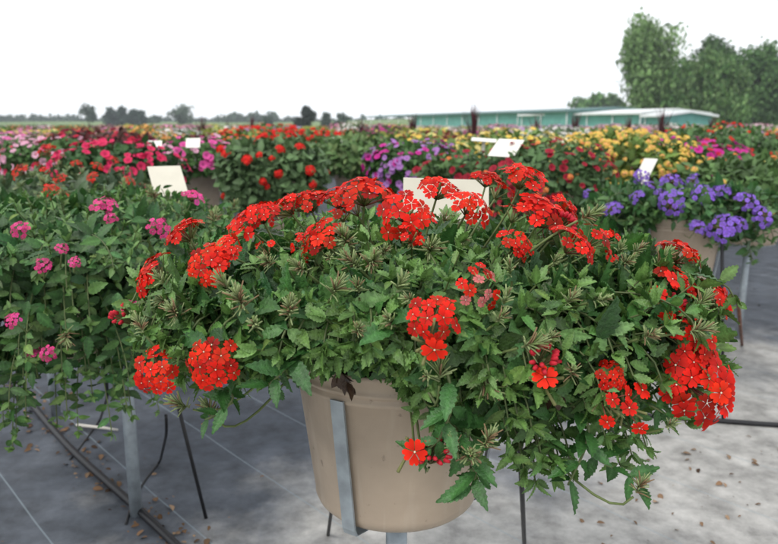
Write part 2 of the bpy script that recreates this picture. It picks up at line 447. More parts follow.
def grow(env, leaves, stems, n, zrim, tplL, llen, lcol, r, q_lo=0., q_hi=1., spacing=.021, leafy=.24, tipcol=None, stemcol=(.10, .13, .05), inner=.16, sides=5):
    """n shoots from the pot to the envelope with decussate leaf pairs. Returns the tips."""
    tips = []
    LP = []; LY = []; LZ = []; LS = []; LC = []
    lcol = np.array(lcol); tipcol = np.array(tipcol if tipcol is not None else lcol*1.5)
    for i in range(n):
        phi = r.random()*2*math.pi
        q = q_lo + (q_hi - q_lo)*(1 - (1 - r.random())**1.25)
        q = math.sqrt(r.random()*(q_hi**2 - q_lo**2) + q_lo**2)
        tgt, nr = env.point(phi, q)
        depth = 1 - inner*abs(r.normal(0, 1))
        ctr = np.array([0, 0, zrim + .02])
        tgt = ctr + (tgt - ctr)*min(1.06, max(.5, depth) + .04*r.random())
        a0 = phi + r.normal(0, .35); r0 = .03 + .09*r.random()
        p0 = np.array([r0*math.cos(a0), r0*math.sin(a0), zrim - .01])
        L_ = np.linalg.norm(tgt - p0)
        out = np.array([math.cos(phi), math.sin(phi), 0])
        if q > .62:      # arches over the rim, then hangs
            p1 = p0 + np.array([0, 0, .5*L_*(.4 + .3*r.random())]) + out*L_*.15
            p2 = tgt + np.array([0, 0, .10 + .25*max(0, zrim + .06 - tgt[2])]) - out*.03
            tipdir = unit(out*.7 + np.array([0, 0, -.35]) + r.normal(0, .3, 3) + nr*.3)
        else:
            p1 = p0 + np.array([0, 0, .45*L_])
            p2 = tgt - (nr*.6 + np.array([0, 0, .2]) + .25*out)*.35*L_
            tipdir = unit(nr + np.array([0, 0, .25]) + r.normal(0, .25, 3))
        p3 = tgt
        pts = bez(p0, p1, p2, p3, 14)
        stems.tube(pts, .0021, .0012, sides, np.array(stemcol)*(.8 + .5*r.random()), cap=False)
        seg = np.linalg.norm(np.diff(pts, axis=0), axis=1); cum = np.concatenate([[0], np.cumsum(seg)]); tot = cum[-1]
        s = max(.06, tot - leafy*(.8 + .4*r.random())); k = 0; roll = r.random()*3
        while s < tot:
            p = np.array([np.interp(s, cum, pts[:, j]) for j in range(3)])
            i0 = min(len(pts)-2, int(np.searchsorted(cum, s)) - 1); tn = unit(pts[i0+1] - pts[i0])
            age = (tot - s)/leafy
            size = llen*(.55 + .6*min(1, age*2.2))*(.75 + .5*r.random())
            a = np.array([0, 0, 1.]) if abs(tn[2]) < .9 else np.array([1., 0, 0])
            x = unit(np.cross(tn, a)); y = np.cross(x, tn)
            ang = roll + k*math.pi/2 + r.normal(0, .25)
            for sg in (1, -1):
                d = sg*(math.cos(ang)*x + math.sin(ang)*y)
                op = 1.0 + .25*r.random() - .5*max(0, .25 - age)
                ly = unit(d*math.sin(op) + tn*math.cos(op) + r.normal(0, .12, 3) + np.array([0, 0, .1]))
                lz = unit(tn*.6 + np.array([0, 0, .9]) + nr*.5 + r.normal(0, .22, 3))
                LP.append(p + d*.002); LY.append(ly); LZ.append(lz); LS.append(size*(.85 + .3*r.random()))
                c = lcol*(1 - .0) + (tipcol - lcol)*max(0, 1 - age*2.4)
                LC.append(c*(.52 + .80*r.random())*np.array([1 + r.normal(0, .10), 1, 1 + r.normal(0, .1)]))
            # axillary pair of small leaves
            s += spacing*(.8 + .5*r.random()); k += 1
        # tip tuft
        for j in range(4):
            d = unit(tipdir*.9 + r.normal(0, .55, 3))
            LP.append(pts[-1]); LY.append(d); LZ.append(unit(tipdir + r.normal(0, .4, 3))); LS.append(llen*(.38 + .25*r.random()))
            LC.append(tipcol*(.8 + .45*r.random()))
        tips.append((pts[-1], tipdir, nr, q, phi))
    LP, LY, LZ, LS, LC = map(np.array, (LP, LY, LZ, LS, LC))
    Mx = frame_from(LY, LZ)*LS[:, None, None]
    leaves.inst(tplL, Mx, LP, np.clip(LC, .005, .6))
    return tips

def skin(env, leaves, n, tplL, llen, lcol, r, ctr, var=.3, tipcol=None, thick=.22, q_hi=1.):
    """leaves spread through the outer layer of an envelope (plants too far off to see their shoots)"""
    LP = []; LY = []; LZ = []; LC = []
    lcol = np.array(lcol)
    clump = r.random((40, 2))*np.array([6.28, 1]); cv = .75 + .5*r.random(40)
    for i in range(n):
        phi = r.random()*6.283; q = math.sqrt(r.random())*q_hi
        p, nr = env.point(phi, q)
        p = ctr + (p - ctr)*(1 - thick*abs(r.normal(0, .7))) + r.normal(0, .012, 3)
        j = np.argmin((np.cos(clump[:, 0] - phi) - 1)**2*4 + (clump[:, 1] - q)**2)
        LP.append(p); LY.append(unit(nr*.5 + r.normal(0, .6, 3) + np.array([0, 0, -.15]))); LZ.append(unit(nr + np.array([0, 0, .4]) + r.normal(0, .4, 3)))
        c = lcol if tipcol is None or r.random() > .3 else np.array(tipcol)
        LC.append(c*cv[j]*(1 - var + 2*var*r.random()))
    LP, LY, LZ, LC = map(np.array, (LP, LY, LZ, LC))
    S = llen*(.7 + .6*r.random(len(LP)))
    leaves.inst(tplL, frame_from(LY, LZ)*S[:, None, None], LP, np.clip(LC, .004, .7))

# ------------------------------------------------------------------ pots and stands (shared meshes)
PH, PR, PB = .245, .161, .123      # pot height, rim radius, base radius
RIM_Z = .756
BASE_Z = RIM_Z - PH
def pot_mesh(k):
    b = Buf()
    b.lathe([(.0, .0), (PB - .006, .0), (PB, .006), (PB + .004, .016), (PB + .0035, .019), (.1495, .199), (.1545, .201), (.1550, .207), (.1512, .210), (.1518, .213), (.1570, .215), (.1570, .219),
             (.1545, .221), (.1575, .236), (.160, .239), (.1615, .242), (.1605, .2455), (.157, .2455), (.1545, .241), (.149, .205), (.144, .19)], k)
    return b.mesh('pot', M_pot)
POT = pot_mesh(72); POT_LOW = pot_mesh(20)
b = Buf(); b.lathe([(0, .213), (.06, .219), (.10, .214), (.1495, .211)], 28); SOIL = b.mesh('soil', M_soil)

def stand_parts(strap_az=239):
    """a galvanised post with a dished cradle and three flat straps up the pot; origin on the ground"""
    res = []
    H = BASE_Z - GZ
    b = Buf(); b.tube([(0, 0, -.02), (0, 0, H - .02)], .017, .017, 16); res.append(('post', b.mesh('post', M_galv)))
    b = Buf()
    b.lathe([(.0, H - .012), (.05, H - .012), (.096, H - .008), (.102, H - .005), (.096, H - .002), (.0, H - .002)], 40)
    b.lathe([(.0, H - .02), (.03, H - .02), (.03, H - .012)], 20)
    res.append(('cradle', b.mesh('cradle', M_galv)))
    for k in range(3):
        a = R(strap_az + 120*k)
        b = Buf(); c, s = math.cos(a), math.sin(a); tx, ty = -s, c
        V = []
        for z, r in ((-.012, .098), (-.006, .127), (.004, .1315), (.02, .1335), (.204, .1565), (.207, .157)):
            for wv in (-.0105, .0105):
                for dr in (0, .0035):
                    V.append(((r + dr)*c + wv*tx, (r + dr)*s + wv*ty, H + z))
        Q = []
        for i in range(5):
            o = i*4
            Q += [(o, o+4, o+6, o+2), (o+1, o+3, o+7, o+5), (o, o+1, o+5, o+4), (o+2, o+6, o+7, o+3)]
        Q += [(0, 2, 3, 1), (20, 21, 23, 22)]
        b.add(V, None, Q); res.append(('strap', b.mesh('strap', M_galv, smooth=False)))
    return res
STAND = stand_parts()
b = Buf(); b.tube([(0, 0, -.02), (0, 0, BASE_Z - GZ - .0)], .017, .017, 8); b.lathe([(0, BASE_Z - GZ - .012), (.12, BASE_Z - GZ - .006), (.12, BASE_Z - GZ + .0)], 14)
STAND_LOW = b.mesh('pot_stand', M_galv)

def put_stand(x, y, label, rz=0, group='galvanised stands under the pots'):
    s = thing('pot_stand', (x, y, GZ), label, 'plant stand', group, rz)
    for nm, me in STAND: link(nm, me, s)
    return s

def plant(name, x, y, label, cat, group=None, low=False, rz=0):
    o = thing(name, (x, y, BASE_Z), label, cat, group, rz)
    p = link('pot', POT_LOW if low else POT, o)
    if not low: link('soil', SOIL, p)
    return o

# =================================================================== foreground red verbena
MX, MY = .012, 1.045
env = Env([(0, .46, .10), (25, .43, .14), (60, .36, .23), (90, .34, .23), (120, .36, .23), (150, .38, .21), (180, .39, .18), (205, .38, .21),
           (232, .32, .258), (250, .25, .272), (268, .235, .265), (281, .245, .17), (294, .28, .10), (310, .35, .10), (335, .45, .09)], .428, .318, .06, 3)
root = plant('potted_verbena', MX, MY, 'large red verbena spilling over a tan pot in the foreground', 'potted plant')
leaves, stems = Buf(), Buf()
r = np.random.default_rng(5)
LEAFC = (.047, .142, .034)
TIPC = (.140, .265, .066)
tips = grow(env, leaves, stems, 640, PH, LEAF_HI, .045, LEAFC, r, tipcol=TIPC)
tips2 = grow(env, leaves, stems, 190, PH, LEAF_HI2, .044, LEAFC, r, q_lo=.15, q_hi=.75, inner=.05, tipcol=TIPC)
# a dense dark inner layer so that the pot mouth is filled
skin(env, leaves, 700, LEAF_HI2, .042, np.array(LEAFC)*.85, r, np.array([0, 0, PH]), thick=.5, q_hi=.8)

RED = (.76, .014, .006)
heads = []
for k in range(7):
    p_, g_ = verbena_head(100 + k, n=[19, 15, 21, 17, 13, 18, 16][k], rh=[.022, .020, .024, .021, .019, .023, .021][k], rf=.0142, col=RED)
    heads.append((p_.mesh('flower_head', M_petal), g_.mesh('calyx', M_stem)))
pe, ge = verbena_head(140, n=12, rh=.024, rf=.0115, col=RED, faded=.5); faded = (pe.mesh('flower_head', M_petal), ge.mesh('calyx', M_stem))
few = []
for k, nn in enumerate((1, 3, 5)):
    pe, ge = verbena_head(150 + k, n=nn, rh=.014 + .004*k, rf=.0135, col=RED, spread=.8); few.append((pe.mesh('flower_head', M_petal), ge.mesh('calyx', M_stem)))
SEEDS = [seed_head(200 + k, n=[22, 46, 32, 54, 38][k], ln=[.016, .020, .023, .018, .021][k]).mesh('seed_head', M_seed) for k in range(5)]
bb = Buf(); rr = np.random.default_rng(77)
for i in range(16):
    el = .3 + rr.random()*1.1; th = i*2.4; d = np.array([math.sin(el)*math.cos(th), math.sin(el)*math.sin(th), math.cos(el)])
    bb.tube([np.array([0, 0, -.02]), d*.017, d*.022, d*.0265], .0012, .0010, 5, (.16, .15, .06)); 
    bb.tube([d*.019, d*.023, d*.027], .0035, .0022, 6, (.62, .03, .05))
BUDS = bb.mesh('bud_cluster', M_petal)

from mathutils import Matrix, Vector
def set_mx(o, p, zdir, spin, s=1., sq=(1, 1, 1)):
    Mx = rot_to(zdir, spin)
    M4 = Matrix(((Mx[0][0]*s*sq[0], Mx[0][1]*s*sq[1], Mx[0][2]*s*sq[2], p[0]), (Mx[1][0]*s*sq[0], Mx[1][1]*s*sq[1], Mx[1][2]*s*sq[2], p[1]), (Mx[2][0]*s*sq[0], Mx[2][1]*s*sq[1], Mx[2][2]*s*sq[2], p[2]), (0, 0, 0, 1)))
    o.matrix_local = M4
def hit(env, org, px, py, default):
    d = ray(px, py); c = np.array([0, 0, CAM_H]) - org
    best = None; 
    for t in np.arange(.45, 3.2, .006):
        if env.inside(c + d*t): return c + d*t
    return at(px, py, default) - org
ORG = np.array([MX, MY, BASE_Z])
CAMP = np.array([0, 0, CAM_H])
def stalk(p, zdir, s=1., c=(.13, .17, .06), ln=.09):
    """flower stalk from the shoots inside the mound up to the head"""
    a = p - zdir*.027*s
    inner = a*np.array([.55, .55, 1.]) + np.array([0, 0, -.05 - .25*ln])
    inner[2] = max(min(inner[2], .35), .23) if a[2] > .25 else a[2] + .06
    stems.tube(bez(a, a - zdir*ln*.55, inner + (a - inner)*.35 - zdir*ln*.2, inner, 9), .0016, .0019, 5, np.array(c)*(.8 + .4*r.random()), cap=False)
def put_head(px, py, wpx, face=.45, Y=None, kind=None, lift=.03):
    """face: 0 = head looks straight up, 1 = it looks at the viewer's side of the plant"""
    p = hit(env, ORG, px, py, MY) if Y is None else at(px, py, Y) - ORG
    outd = unit(np.array([p[0], p[1], .0]) + 1e-6)
    if face > .7: outd = unit(outd*.45 + np.array([-.12*np.sign(p[0]), -1., .12]))
    n = unit(np.array([0, 0, 1.])*(1 - face*.92) + outd*face*1.1 + r.normal(0, .12, 3))
    if Y is None: p = p + unit(-p + CAMP - ORG)*lift
    dist = np.linalg.norm(p + ORG - CAMP)
    me = heads[r.integers(len(heads))] if kind is None else kind
    ref = .087 if kind is None or kind is faded else {0: .026, 1: .048, 2: .060}[few.index(kind)]
    s = (wpx/FPX*dist)/ref
    o = link('flower_head', me[0], root); set_mx(o, p, n, r.random()*6.28, s)
    g = link('calyx', me[1], o)
    stalk(p, n, s)
    return o
# big red heads of the photograph
for a in [(440, 187, 44, .3, 1.02), (405, 216, 56, .75, .93), (472, 205, 46, .4, .98), (487, 178, 30, .2, 1.22), (525, 176, 46, .25, 1.03), (545, 212, 56, .45, .98), (565, 208, 36, .4, 1.02),
          (518, 242, 38, .4), (578, 243, 50, .55, .88), (681, 251, 40, .45, .98), (676, 279, 44, .35, .95), (717, 298, 42, .5, .96),
          (697, 349, 54, .8, .86), (702, 387, 66, .95, .84), (318, 237, 48, .5), (367, 190, 54, .15, 1.0), (340, 196, 42, .2, 1.04), (308, 200, 42, .2, 1.05), (284, 205, 40, .3, 1.03),
          (260, 212, 42, .4, .98), (243, 224, 44, .6, .96), (183, 231, 38, .4, .98), (207, 265, 44, .8, .86), (222, 252, 34, .8, .87), (150, 274, 42, .6, .93), (155, 371, 44, 1.0, .82), (211, 363, 50, 1.0, .78),
          (433, 318, 54, .6, .76), (612, 376, 30, .8, .80), (480, 287, 48, .7, .81)]:
    put_head(a[0], a[1], a[2], a[3], a[4] if len(a) > 4 else None, faded if (a[0], a[1]) == (480, 287) else None)
for a in [(433, 346, 25, .95, .735, 0), (413, 452, 24, .95, .78, 0), (545, 380, 24, .95, .76, 0), (660, 300, 36, .8, .88, 1), (672, 306, 26, .7, .90, 1), (610, 405, 32, .9, .79, 1), (632, 411, 34, .9, .80, 1),
          (612, 237, 18, .5, .93, 1), (611, 258, 16, .5, .92, 1), (264, 247, 18, .4, None, 1), (340, 212, 24, .4, None, 2), (352, 207, 20, .4, None, 1), (410, 238, 22, .8, .90, 1), (502, 190, 26, .3, 1.1, 2), (598, 240, 30, .5, .90, 2), (555, 232, 26, .5, None, 1), (515, 212, 26, .3, None, 2), (300, 240, 18, .4, None, 1)]:
    put_head(a[0], a[1], a[2], a[3], a[4], few[a[5]])
for (px, py, Y) in [(541, 362, .77), (671, 311, .9), (432, 456, .79), (127, 318, .95), (560, 226, .97)]:
    p = at(px, py, Y) - ORG; n = unit(np.array([p[0]*.8, p[1]*.8, .3]))
    o = link('bud_cluster', BUDS, root); set_mx(o, p, n, r.random()*6, .9); stalk(p, n)
# spent heads: the clear ones by place, the rest on random tips
for (px, py) in [(384, 252), (372, 262), (335, 290), (358, 288), (400, 285), (352, 262), (428, 376), (440, 372), (358, 330), (392, 322), (572, 372), (500, 318), (505, 300), (300, 268), (268, 262), (182, 405), (210, 410), (650, 335), (638, 250), (627, 262), (470, 455), (488, 440), (455, 445),
                 (163, 300), (175, 312), (140, 325), (530, 345), (548, 340), (590, 215), (555, 262), (620, 250), (510, 270), (330, 258), (240, 300), (225, 285), (640, 486), (670, 425), (255, 325), (600, 300), (570, 300), (430, 250), (460, 240), (345, 240), (700, 330), (660, 262), (290, 310), (410, 300)]:
    p = hit(env, ORG, px, py, .9); p = p + unit(CAMP - ORG - p)*.02
    n = unit(np.array([p[0]*1.2, p[1]*1.2, .28 + .2*r.random()]) + r.normal(0, .15, 3))
    o = link('seed_head', SEEDS[r.integers(5)], root); set_mx(o, p, n, r.random()*6, .62 + .5*r.random()); stalk(p, n, .6)
for tp in [t_ for t_ in tips if t_[3] < .8][:16]:
    p = tp[0] + tp[1]*.02
    o = link('seed_head', SEEDS[r.integers(5)], root); set_mx(o, p, tp[1], r.random()*6, .6 + .4*r.random())
# two long trailing shoots at lower right, one at lower left
def trail(pts, n, L0, col=LEAFC):
    P = np.array(pts); tt = np.linspace(0, 1, len(P)); u = np.linspace(0, 1, 24)
    C = np.stack([np.interp(u, tt, P[:, j]) for j in range(3)], -1)
    for _ in range(3): C[1:-1] = (C[:-2] + 2*C[1:-1] + C[2:])/4
    stems.tube(C, .0022, .0014, 6, (.12, .15, .06))
    LP, LY, LZ, LS, LC = [], [], [], [], []
    for i in range(n):
        f = .25 + .75*i/(n-1); k = min(22, int(f*23)); tn = unit(C[k+1] - C[k]); p = C[k]
        x = unit(np.cross(tn, [0, 0, 1.])); y = np.cross(x, tn)
        for sg in (1, -1):
            d = sg*(x*math.cos(i*1.57 + .4) + y*math.sin(i*1.57 + .4))
            LP.append(p); LY.append(unit(d + tn*.5 + r.normal(0, .15, 3))); LZ.append(unit(np.array([0, -.5, 1.]) + tn*.3 + r.normal(0, .2, 3))); LS.append(L0*(.8 + .4*r.random())*(1.05 - .3*f)); LC.append(np.array(col)*(.8 + .5*r.random()))
    LP, LY, LZ, LS, LC = map(np.array, (LP, LY, LZ, LS, LC))
    leaves.inst(LEAF_HI, frame_from(LY, LZ)*LS[:, None, None], LP, LC)
for tr, n_, l_ in [([(570, 400, .86), (585, 440, .84), (600, 462, .83), (628, 474, .83), (642, 488, .82)], 5, .042), ([(560, 390, .85), (590, 425, .83), (585, 450, .82), (568, 485, .82)], 5, .046), ([(420, 380, .83), (440, 410, .80), (462, 440, .79), (478, 470, .79), (470, 490, .79)], 8, .052),
                   ([(200, 380, .88), (235, 395, .86), (225, 410, .86), (205, 420, .86)], 5, .036), ([(300, 350, .82), (282, 372, .80), (268, 386, .80)], 4, .05), ([(440, 350, .8), (455, 400, .78), (440, 440, .78), (420, 455, .79)], 6, .042), ([(600, 380, .84), (640, 400, .84), (668, 415, .84)], 5, .04)]:
    trail([at(*a) - ORG for a in tr], n_, l_)
# a couple of withered brown leaves by the pot lip
for (px, py, Y) in [(347, 382, .86), (556, 392, .82), (340, 372, .87)]:
    p = at(px, py, Y) - ORG
    for k in range(5):
        leaves.inst(LEAF_MID, frame_from(np.array([[r.normal(0, .5), r.normal(0, .3), -1.]]), np.array([[r.normal(), -1., r.normal()]]))*.024, p[None], np.array([[.07, .04, .025]]))
leaves.build('foliage', M_leaf, root)
stems.build('stems', M_stem, root)
st = put_stand(MX, MY, 'galvanised post stand carrying the big tan pot in the foreground', 0)

# =================================================================== neighbours close enough to show their shoots
def verbena_plant(x, y, table, zt, zs, label, col, nsh, headlist, seed, lc, tc_, llen=.045, eye=(.8, .75, .6), group=None, random_heads=0, hs=1., nseed=20, tplL=LEAF_HI2, mh=1., hn=15, hsp=1.05):
    rt = plant('potted_verbena', x, y, label, 'potted plant', group)
    r = np.random.default_rng(seed); ev = Env(table, zt, zs, .08, seed); org = np.array([x, y, BASE_Z])
    lv, sm = Buf(), Buf()
    tp = grow(ev, lv, sm, nsh, PH, tplL, llen, lc, r, tipcol=tc_, spacing=.026, sides=4)
    skin(ev, lv, 600, LEAF_HI2, .036, np.array(lc)*.85, r, np.array([0, 0, PH]), thick=.5, q_hi=.85)
    hm = []
    for k in range(3):
        pe, ge = verbena_head(seed*10 + k, n=hn, rh=.024, rf=.0125, col=col, var=.16, eye=eye, spread=hsp); hm.append((pe.mesh('flower_head', M_petal), ge.mesh('calyx', M_stem)))
    spots = []
    for (px, py, wpx) in headlist:
        p = hit(ev, org, px, py, y); p = p + unit(CAMP - org - p)*.035
        spots.append((p, wpx/FPX*np.linalg.norm(p + org - CAMP)/.078*mh))
    cand = [q_ for q_ in tp if q_[3] < .85]
    for q_ in cand[:random_heads]: spots.append((q_[0] + q_[1]*.03, hs*(.7 + .4*r.random())))
    for p, s in spots:
        n = unit(np.array([p[0]*1.1, p[1]*1.1, .35]) + r.normal(0, .15, 3)); me = hm[r.integers(3)]
        o = link('flower_head', me[0], rt); set_mx(o, p, n, r.random()*6, s); link('calyx', me[1], o)
        a = p - n*.027*s; sm.tube([a, a - n*.05, a*np.array([.7, .7, 1]) - n*.05], .0016, .0018, 4, (.12, .16, .06), cap=False)
    for q_ in cand[random_heads:random_heads + nseed]:
        o = link('seed_head', SEEDS[r.integers(5)], rt); set_mx(o, q_[0] + q_[1]*.02, q_[1], r.random()*6, .8 + .4*r.random())
    lv.build('foliage', M_leaf, rt); sm.build('stems', M_stem, rt)
    return rt

ring = lambda Rr, h: [(a, Rr, h) for a in range(0, 360, 45)]
AX, AY = -.80, 1.78
verbena_plant(AX, AY, [(0, .47, .03), (45, .42, .1), (90, .42, .1), (135, .45, .1), (180, .5, .02), (225, .52, -.10), (270, .48, -.11), (315, .52, -.09)], .408, .293,
              'green verbena with a few bright pink heads left of the red one', (.88, .06, .28), 800,
              [(105, 205, 26), (160, 228, 26), (194, 196, 24), (134, 312, 27), (180, 296, 26), (111, 218, 14), (43, 265, 16), (48, 354, 16), (62, 248, 13), (20, 230, 18), (12, 320, 16), (75, 262, 12)], 21, (.052, .145, .036), (.14, .255, .07), random_heads=3, hs=.4, nseed=26, llen=.036, mh=.78)
put_stand(-.70, 1.82, 'galvanised post stand under the pink verbena at left', R(40))
verbena_plant(-1.20, 2.62, ring(.38, .12), .42, .30, 'pale green plant dotted with scarlet heads at the left edge behind the pink verbena', (.72, .018, .014), 200,
              [(45, 150, 20), (92, 177, 14), (60, 178, 14), (52, 192, 20), (65, 196, 12), (98, 166, 14), (130, 181, 14), (76, 163, 12), (45, 170, 12), (20, 170, 20), (115, 160, 12)], 22, (.075, .13, .055), (.17, .23, .10), random_heads=5, hs=.4, nseed=20, tplL=LEAF_MID, mh=.75)
put_stand(-1.24, 2.52, 'galvanised post stand at the far left behind the drip hose', R(10))
verbena_plant(1.06, 2.62, [(0, .38, .1), (45, .33, .14), (90, .33, .14), (135, .34, .12), (180, .34, .06), (205, .32, .12), (225, .24, .24), (260, .21, .25), (285, .24, .15), (305, .28, .09), (330, .36, .06)], .348, .283, 'dark green verbena with violet heads in a tan pot at right', (.27, .13, .66), 230,
              [(670, 203, 22), (652, 186, 16), (635, 195, 14), (612, 206, 16), (704, 192, 22), (725, 190, 20), (700, 225, 15), (720, 226, 24), (671, 178, 18), (640, 178, 14), (738, 222, 16), (750, 200, 20), (765, 215, 18), (690, 180, 14), (593, 235, 10)], 23, (.045, .13, .036), (.10, .20, .06), eye=(.5, .35, .8), random_heads=3, hs=.5, nseed=0, tplL=LEAF_MID, hn=24, hsp=1.45, mh=.82)
put_stand(1.06, 2.62, 'galvanised post stand under the violet verbena pot', R(-30))

# =================================================================== plants of the middle rows, flowers as parts
def disc_flower(kind, col, seed, eye=None):
    r = np.random.default_rng(seed); b = Buf()
    if kind == 'petunia':
        for k in range(1):
            n = 15; V = [(0, 0, -.6)]; S = [.55]
            for i in range(n):
                a = i*2*math.pi/n; rr_ = .45; V.append((rr_*math.cos(a), rr_*math.sin(a), -.05)); S.append(.9)
            for i in range(n):
                a = i*2*math.pi/n; rr_ = 1. - .10*(i % 3 == 0) + .04*r.random(); V.append((rr_*math.cos(a), rr_*math.sin(a), .05 + .07*math.sin(i*2.5))); S.append(1.05)
            T = [(0, 1+i, 1+(i+1) % n) for i in range(n)]; Q = [(1+i, 1+n+i, 1+n+(i+1) % n, 1+(i+1) % n) for i in range(n)]
            b.add(np.array(V), T, Q, np.clip(np.array(col)[None]*np.array(S)[:, None], 0, .9))
    elif kind == 'lantana':
        for i in range(11):
            q = math.sqrt((i+.3)/11); th = i*2.4; el = q*1.3
            d = np.array([math.sin(el)*math.cos(th), math.sin(el)*math.sin(th), math.cos(el)])
            c = np.array(col) if q > .5 or eye is None else np.array(eye)
            b.inst(FLORET_LOW, (rot_to(d, r.random()*6)*.36)[None], (d*.75*np.array([1, 1, .7]))[None], (c*(.85 + .3*r.random()))[None])
    return b.mesh('flower', M_petal)
def mid_plant(name, px, Y, Rr, ztop_py, hang, label, lc, lsize, nleaf, fl=None, rz=0, tplL=LEAF_MID, tipc=None, zs_f=.5, q_f=.92, stand=None):
    x = (px - 389)/FPX*Y*.985
    rt = plant(name, x, Y, label, 'potted plant')
    r = np.random.default_rng(int(px*7 + Y*100)); zt = at(px, ztop_py, Y)[2] - BASE_Z
    zs = PH + (zt - PH)*zs_f
    ev = Env([(a, Rr*(.92 + .16*r.random()), hang - BASE_Z + .03*r.random()) for a in range(0, 360, 40)], zt, zs, .14, int(px))
    lv = Buf(); skin(ev, lv, nleaf, tplL, lsize, lc, r, np.array([0, 0, PH]), tipcol=tipc)
    lv.build('foliage', M_leaf_far, rt)
    # the hundred that show largest are parts of their own, the rest one part
    spots = []
    for (mesh_, size, n) in (fl or []):
        for i in range(n):
            phi = r.random()*6.283 if i % 3 else R(180) + r.random()*math.pi; q = math.sqrt(r.random())*q_f
            p, nr = ev.point(phi, q)
            nn = unit(nr + np.array([0, -.1, .25]) + r.normal(0, .25, 3))
            p = p + nr*(.018 + .022*r.random())
            sz = size*(.75 + .5*r.random()); vis = sz*(1 + max(0, float(np.dot(nr, unit(CAMP - np.array([x, Y, BASE_Z]) - p)))))
            spots.append((vis, mesh_, p, nn, sz, r.random()*6))
    spots.sort(key=lambda v: -v[0])
    for (_, mesh_, p, nn, sz, sp) in spots[:98]:
        o = link('flower', mesh_, rt); set_mx(o, p, nn, sp, sz)
    if len(spots) > 98:
        rb = Buf()
        for (_, mesh_, p, nn, sz, sp) in spots[98:]:
            tv = np.array([v.co[:] for v in mesh_.vertices]); tcx = np.array([d_.color[:3] for d_ in mesh_.color_attributes['Col'].data])
            T = [list(f.vertices) for f in mesh_.polygons if len(f.vertices) == 3]; Qd = [list(f.vertices) for f in mesh_.polygons if len(f.vertices) == 4]
            rb.add(tv @ (rot_to(nn, sp)*sz).T + p, T, Qd, tcx)
        tag(rb.build('smaller_flowers', M_petal, rt), kind='stuff')
    s = link('pot_stand', STAND_LOW); s.location = (x, Y, GZ)
    tag(s, stand, 'plant stand', 'galvanised stands under the pots')
    return rt
GRN = (.070, .155, .042); LGRN = (.14, .235, .06); DGRN = (.04, .10, .03); GREY = (.10, .17, .07)
f_red = disc_flower('lantana', (.70, .02, .014), 1); f_crim = disc_flower('petunia', (.62, .02, .06), 2); f_pink = disc_flower('petunia', (.78, .10, .38), 3)
f_pale = disc_flower('petunia', (.78, .42, .55), 4); f_mag = disc_flower('petunia', (.62, .03, .31), 5); f_lil = disc_flower('petunia', (.48, .22, .58), 6)
f_yel = disc_flower('lantana', (.84, .60, .13), 7, (.82, .42, .16)); f_dred = disc_flower('petunia', (.36, .014, .035), 8); f_or = disc_flower('lantana', (.80, .26, .08), 9)
f_rose = disc_flower('petunia', (.72, .03, .12), 10); f_white = disc_flower('petunia', (.8, .78, .72), 11); f_maroon = disc_flower('lantana', (.22, .012, .03), 12)
mid_plant('potted_geranium', 270, 3.6, .26, 141, .66, 'rounded green plant with scattered red clusters, centre left behind the red verbena', GREY, .052, 3000, [(f_red, .026, 30)], q_f=.95, stand='post stand hidden under the rounded green and red plant')
mid_plant('potted_petunia', 116, 3.75, .29, 146, .62, 'dark green mound with crimson rose petunias left of the beige sign', DGRN, .05, 2400, [(f_rose, .019, 200)], stand='post stand under the crimson rose petunias')
mid_plant('potted_petunia', 197, 4.9, .35, 141, .77, 'bright pink petunias overflowing a grey tan pot at left', GRN, .05, 2400, [(f_pink, .025, 150), (f_pale, .022, 50)], stand='post stand under the bright pink petunias')
mid_plant('potted_shrub', 357, 4.9, .33, 138, .79, 'leafy green plant almost without flowers in a tan pot, centre', (.085, .155, .05), .06, 2800, [(f_mag, .022, 4)], tipc=(.15, .22, .08), q_f=.8, stand='post stand under the leafy plant almost without flowers')
mid_plant('potted_petunia', 416, 4.5, .29, 146, .60, 'lilac and magenta petunias right of the leafy green plant', GRN, .05, 2000, [(f_lil, .018, 150), (f_mag, .018, 80)], stand='post stand under the lilac and magenta petunias')
mid_plant('potted_petunia', 478, 3.9, .30, 158, .62, 'green plant flecked with salmon and dark red flowers behind the middle sign', (.08, .15, .05), .05, 2000, [(f_dred, .020, 70), (f_or, .018, 20)], stand='post stand under the salmon and dark red flecked plant')
mid_plant('potted_petunia', 545, 3.35, .28, 146, .62, 'loose green plant speckled with small dark red flowers beside the yellow mound', (.08, .15, .055), .042, 2400, [(f_dred, .016, 150), (f_or, .015, 18)], q_f=.95, stand='post stand under the dark red speckled plant')
mid_plant('potted_lantana', 622, 3.95, .35, 137, .62, 'dense golden yellow lantana mound at right', (.10, .17, .035), .05, 2400, [(f_yel, .019, 360)], tipc=(.20, .24, .05), stand='post stand under the golden lantana')
mid_plant('potted_petunia', 684, 4.7, .36, 143, .64, 'magenta petunias right of the golden lantana', GRN, .05, 2200, [(f_mag, .025, 150), (f_crim, .02, 40)], stand='post stand under the magenta petunias at right')
mid_plant('potted_lantana', 758, 3.5, .33, 163, .62, 'green mound with small orange yellow flowers at the right edge', (.085, .155, .05), .05, 2200, [(f_or, .016, 50), (f_yel, .016, 30)], stand='post stand under the orange yellow mound at the right edge')
mid_plant('potted_coleus', 98, 5.9, .46, 134, .66, 'wide maroon red mound at left behind the crimson petunias', (.085, .045, .035), .06, 2400, [(f_crim, .019, 150), (f_maroon, .03, 30)], tipc=(.18, .03, .035), stand='post stand under the wide maroon mound')
mid_plant('potted_petunia', 48, 5.2, .36, 141, .66, 'dusty pink mound at the far left in front of the maroon one', GRN, .05, 1800, [(f_pale, .021, 130), (f_rose, .019, 60)], stand='post stand under the dusty pink mound at far left')
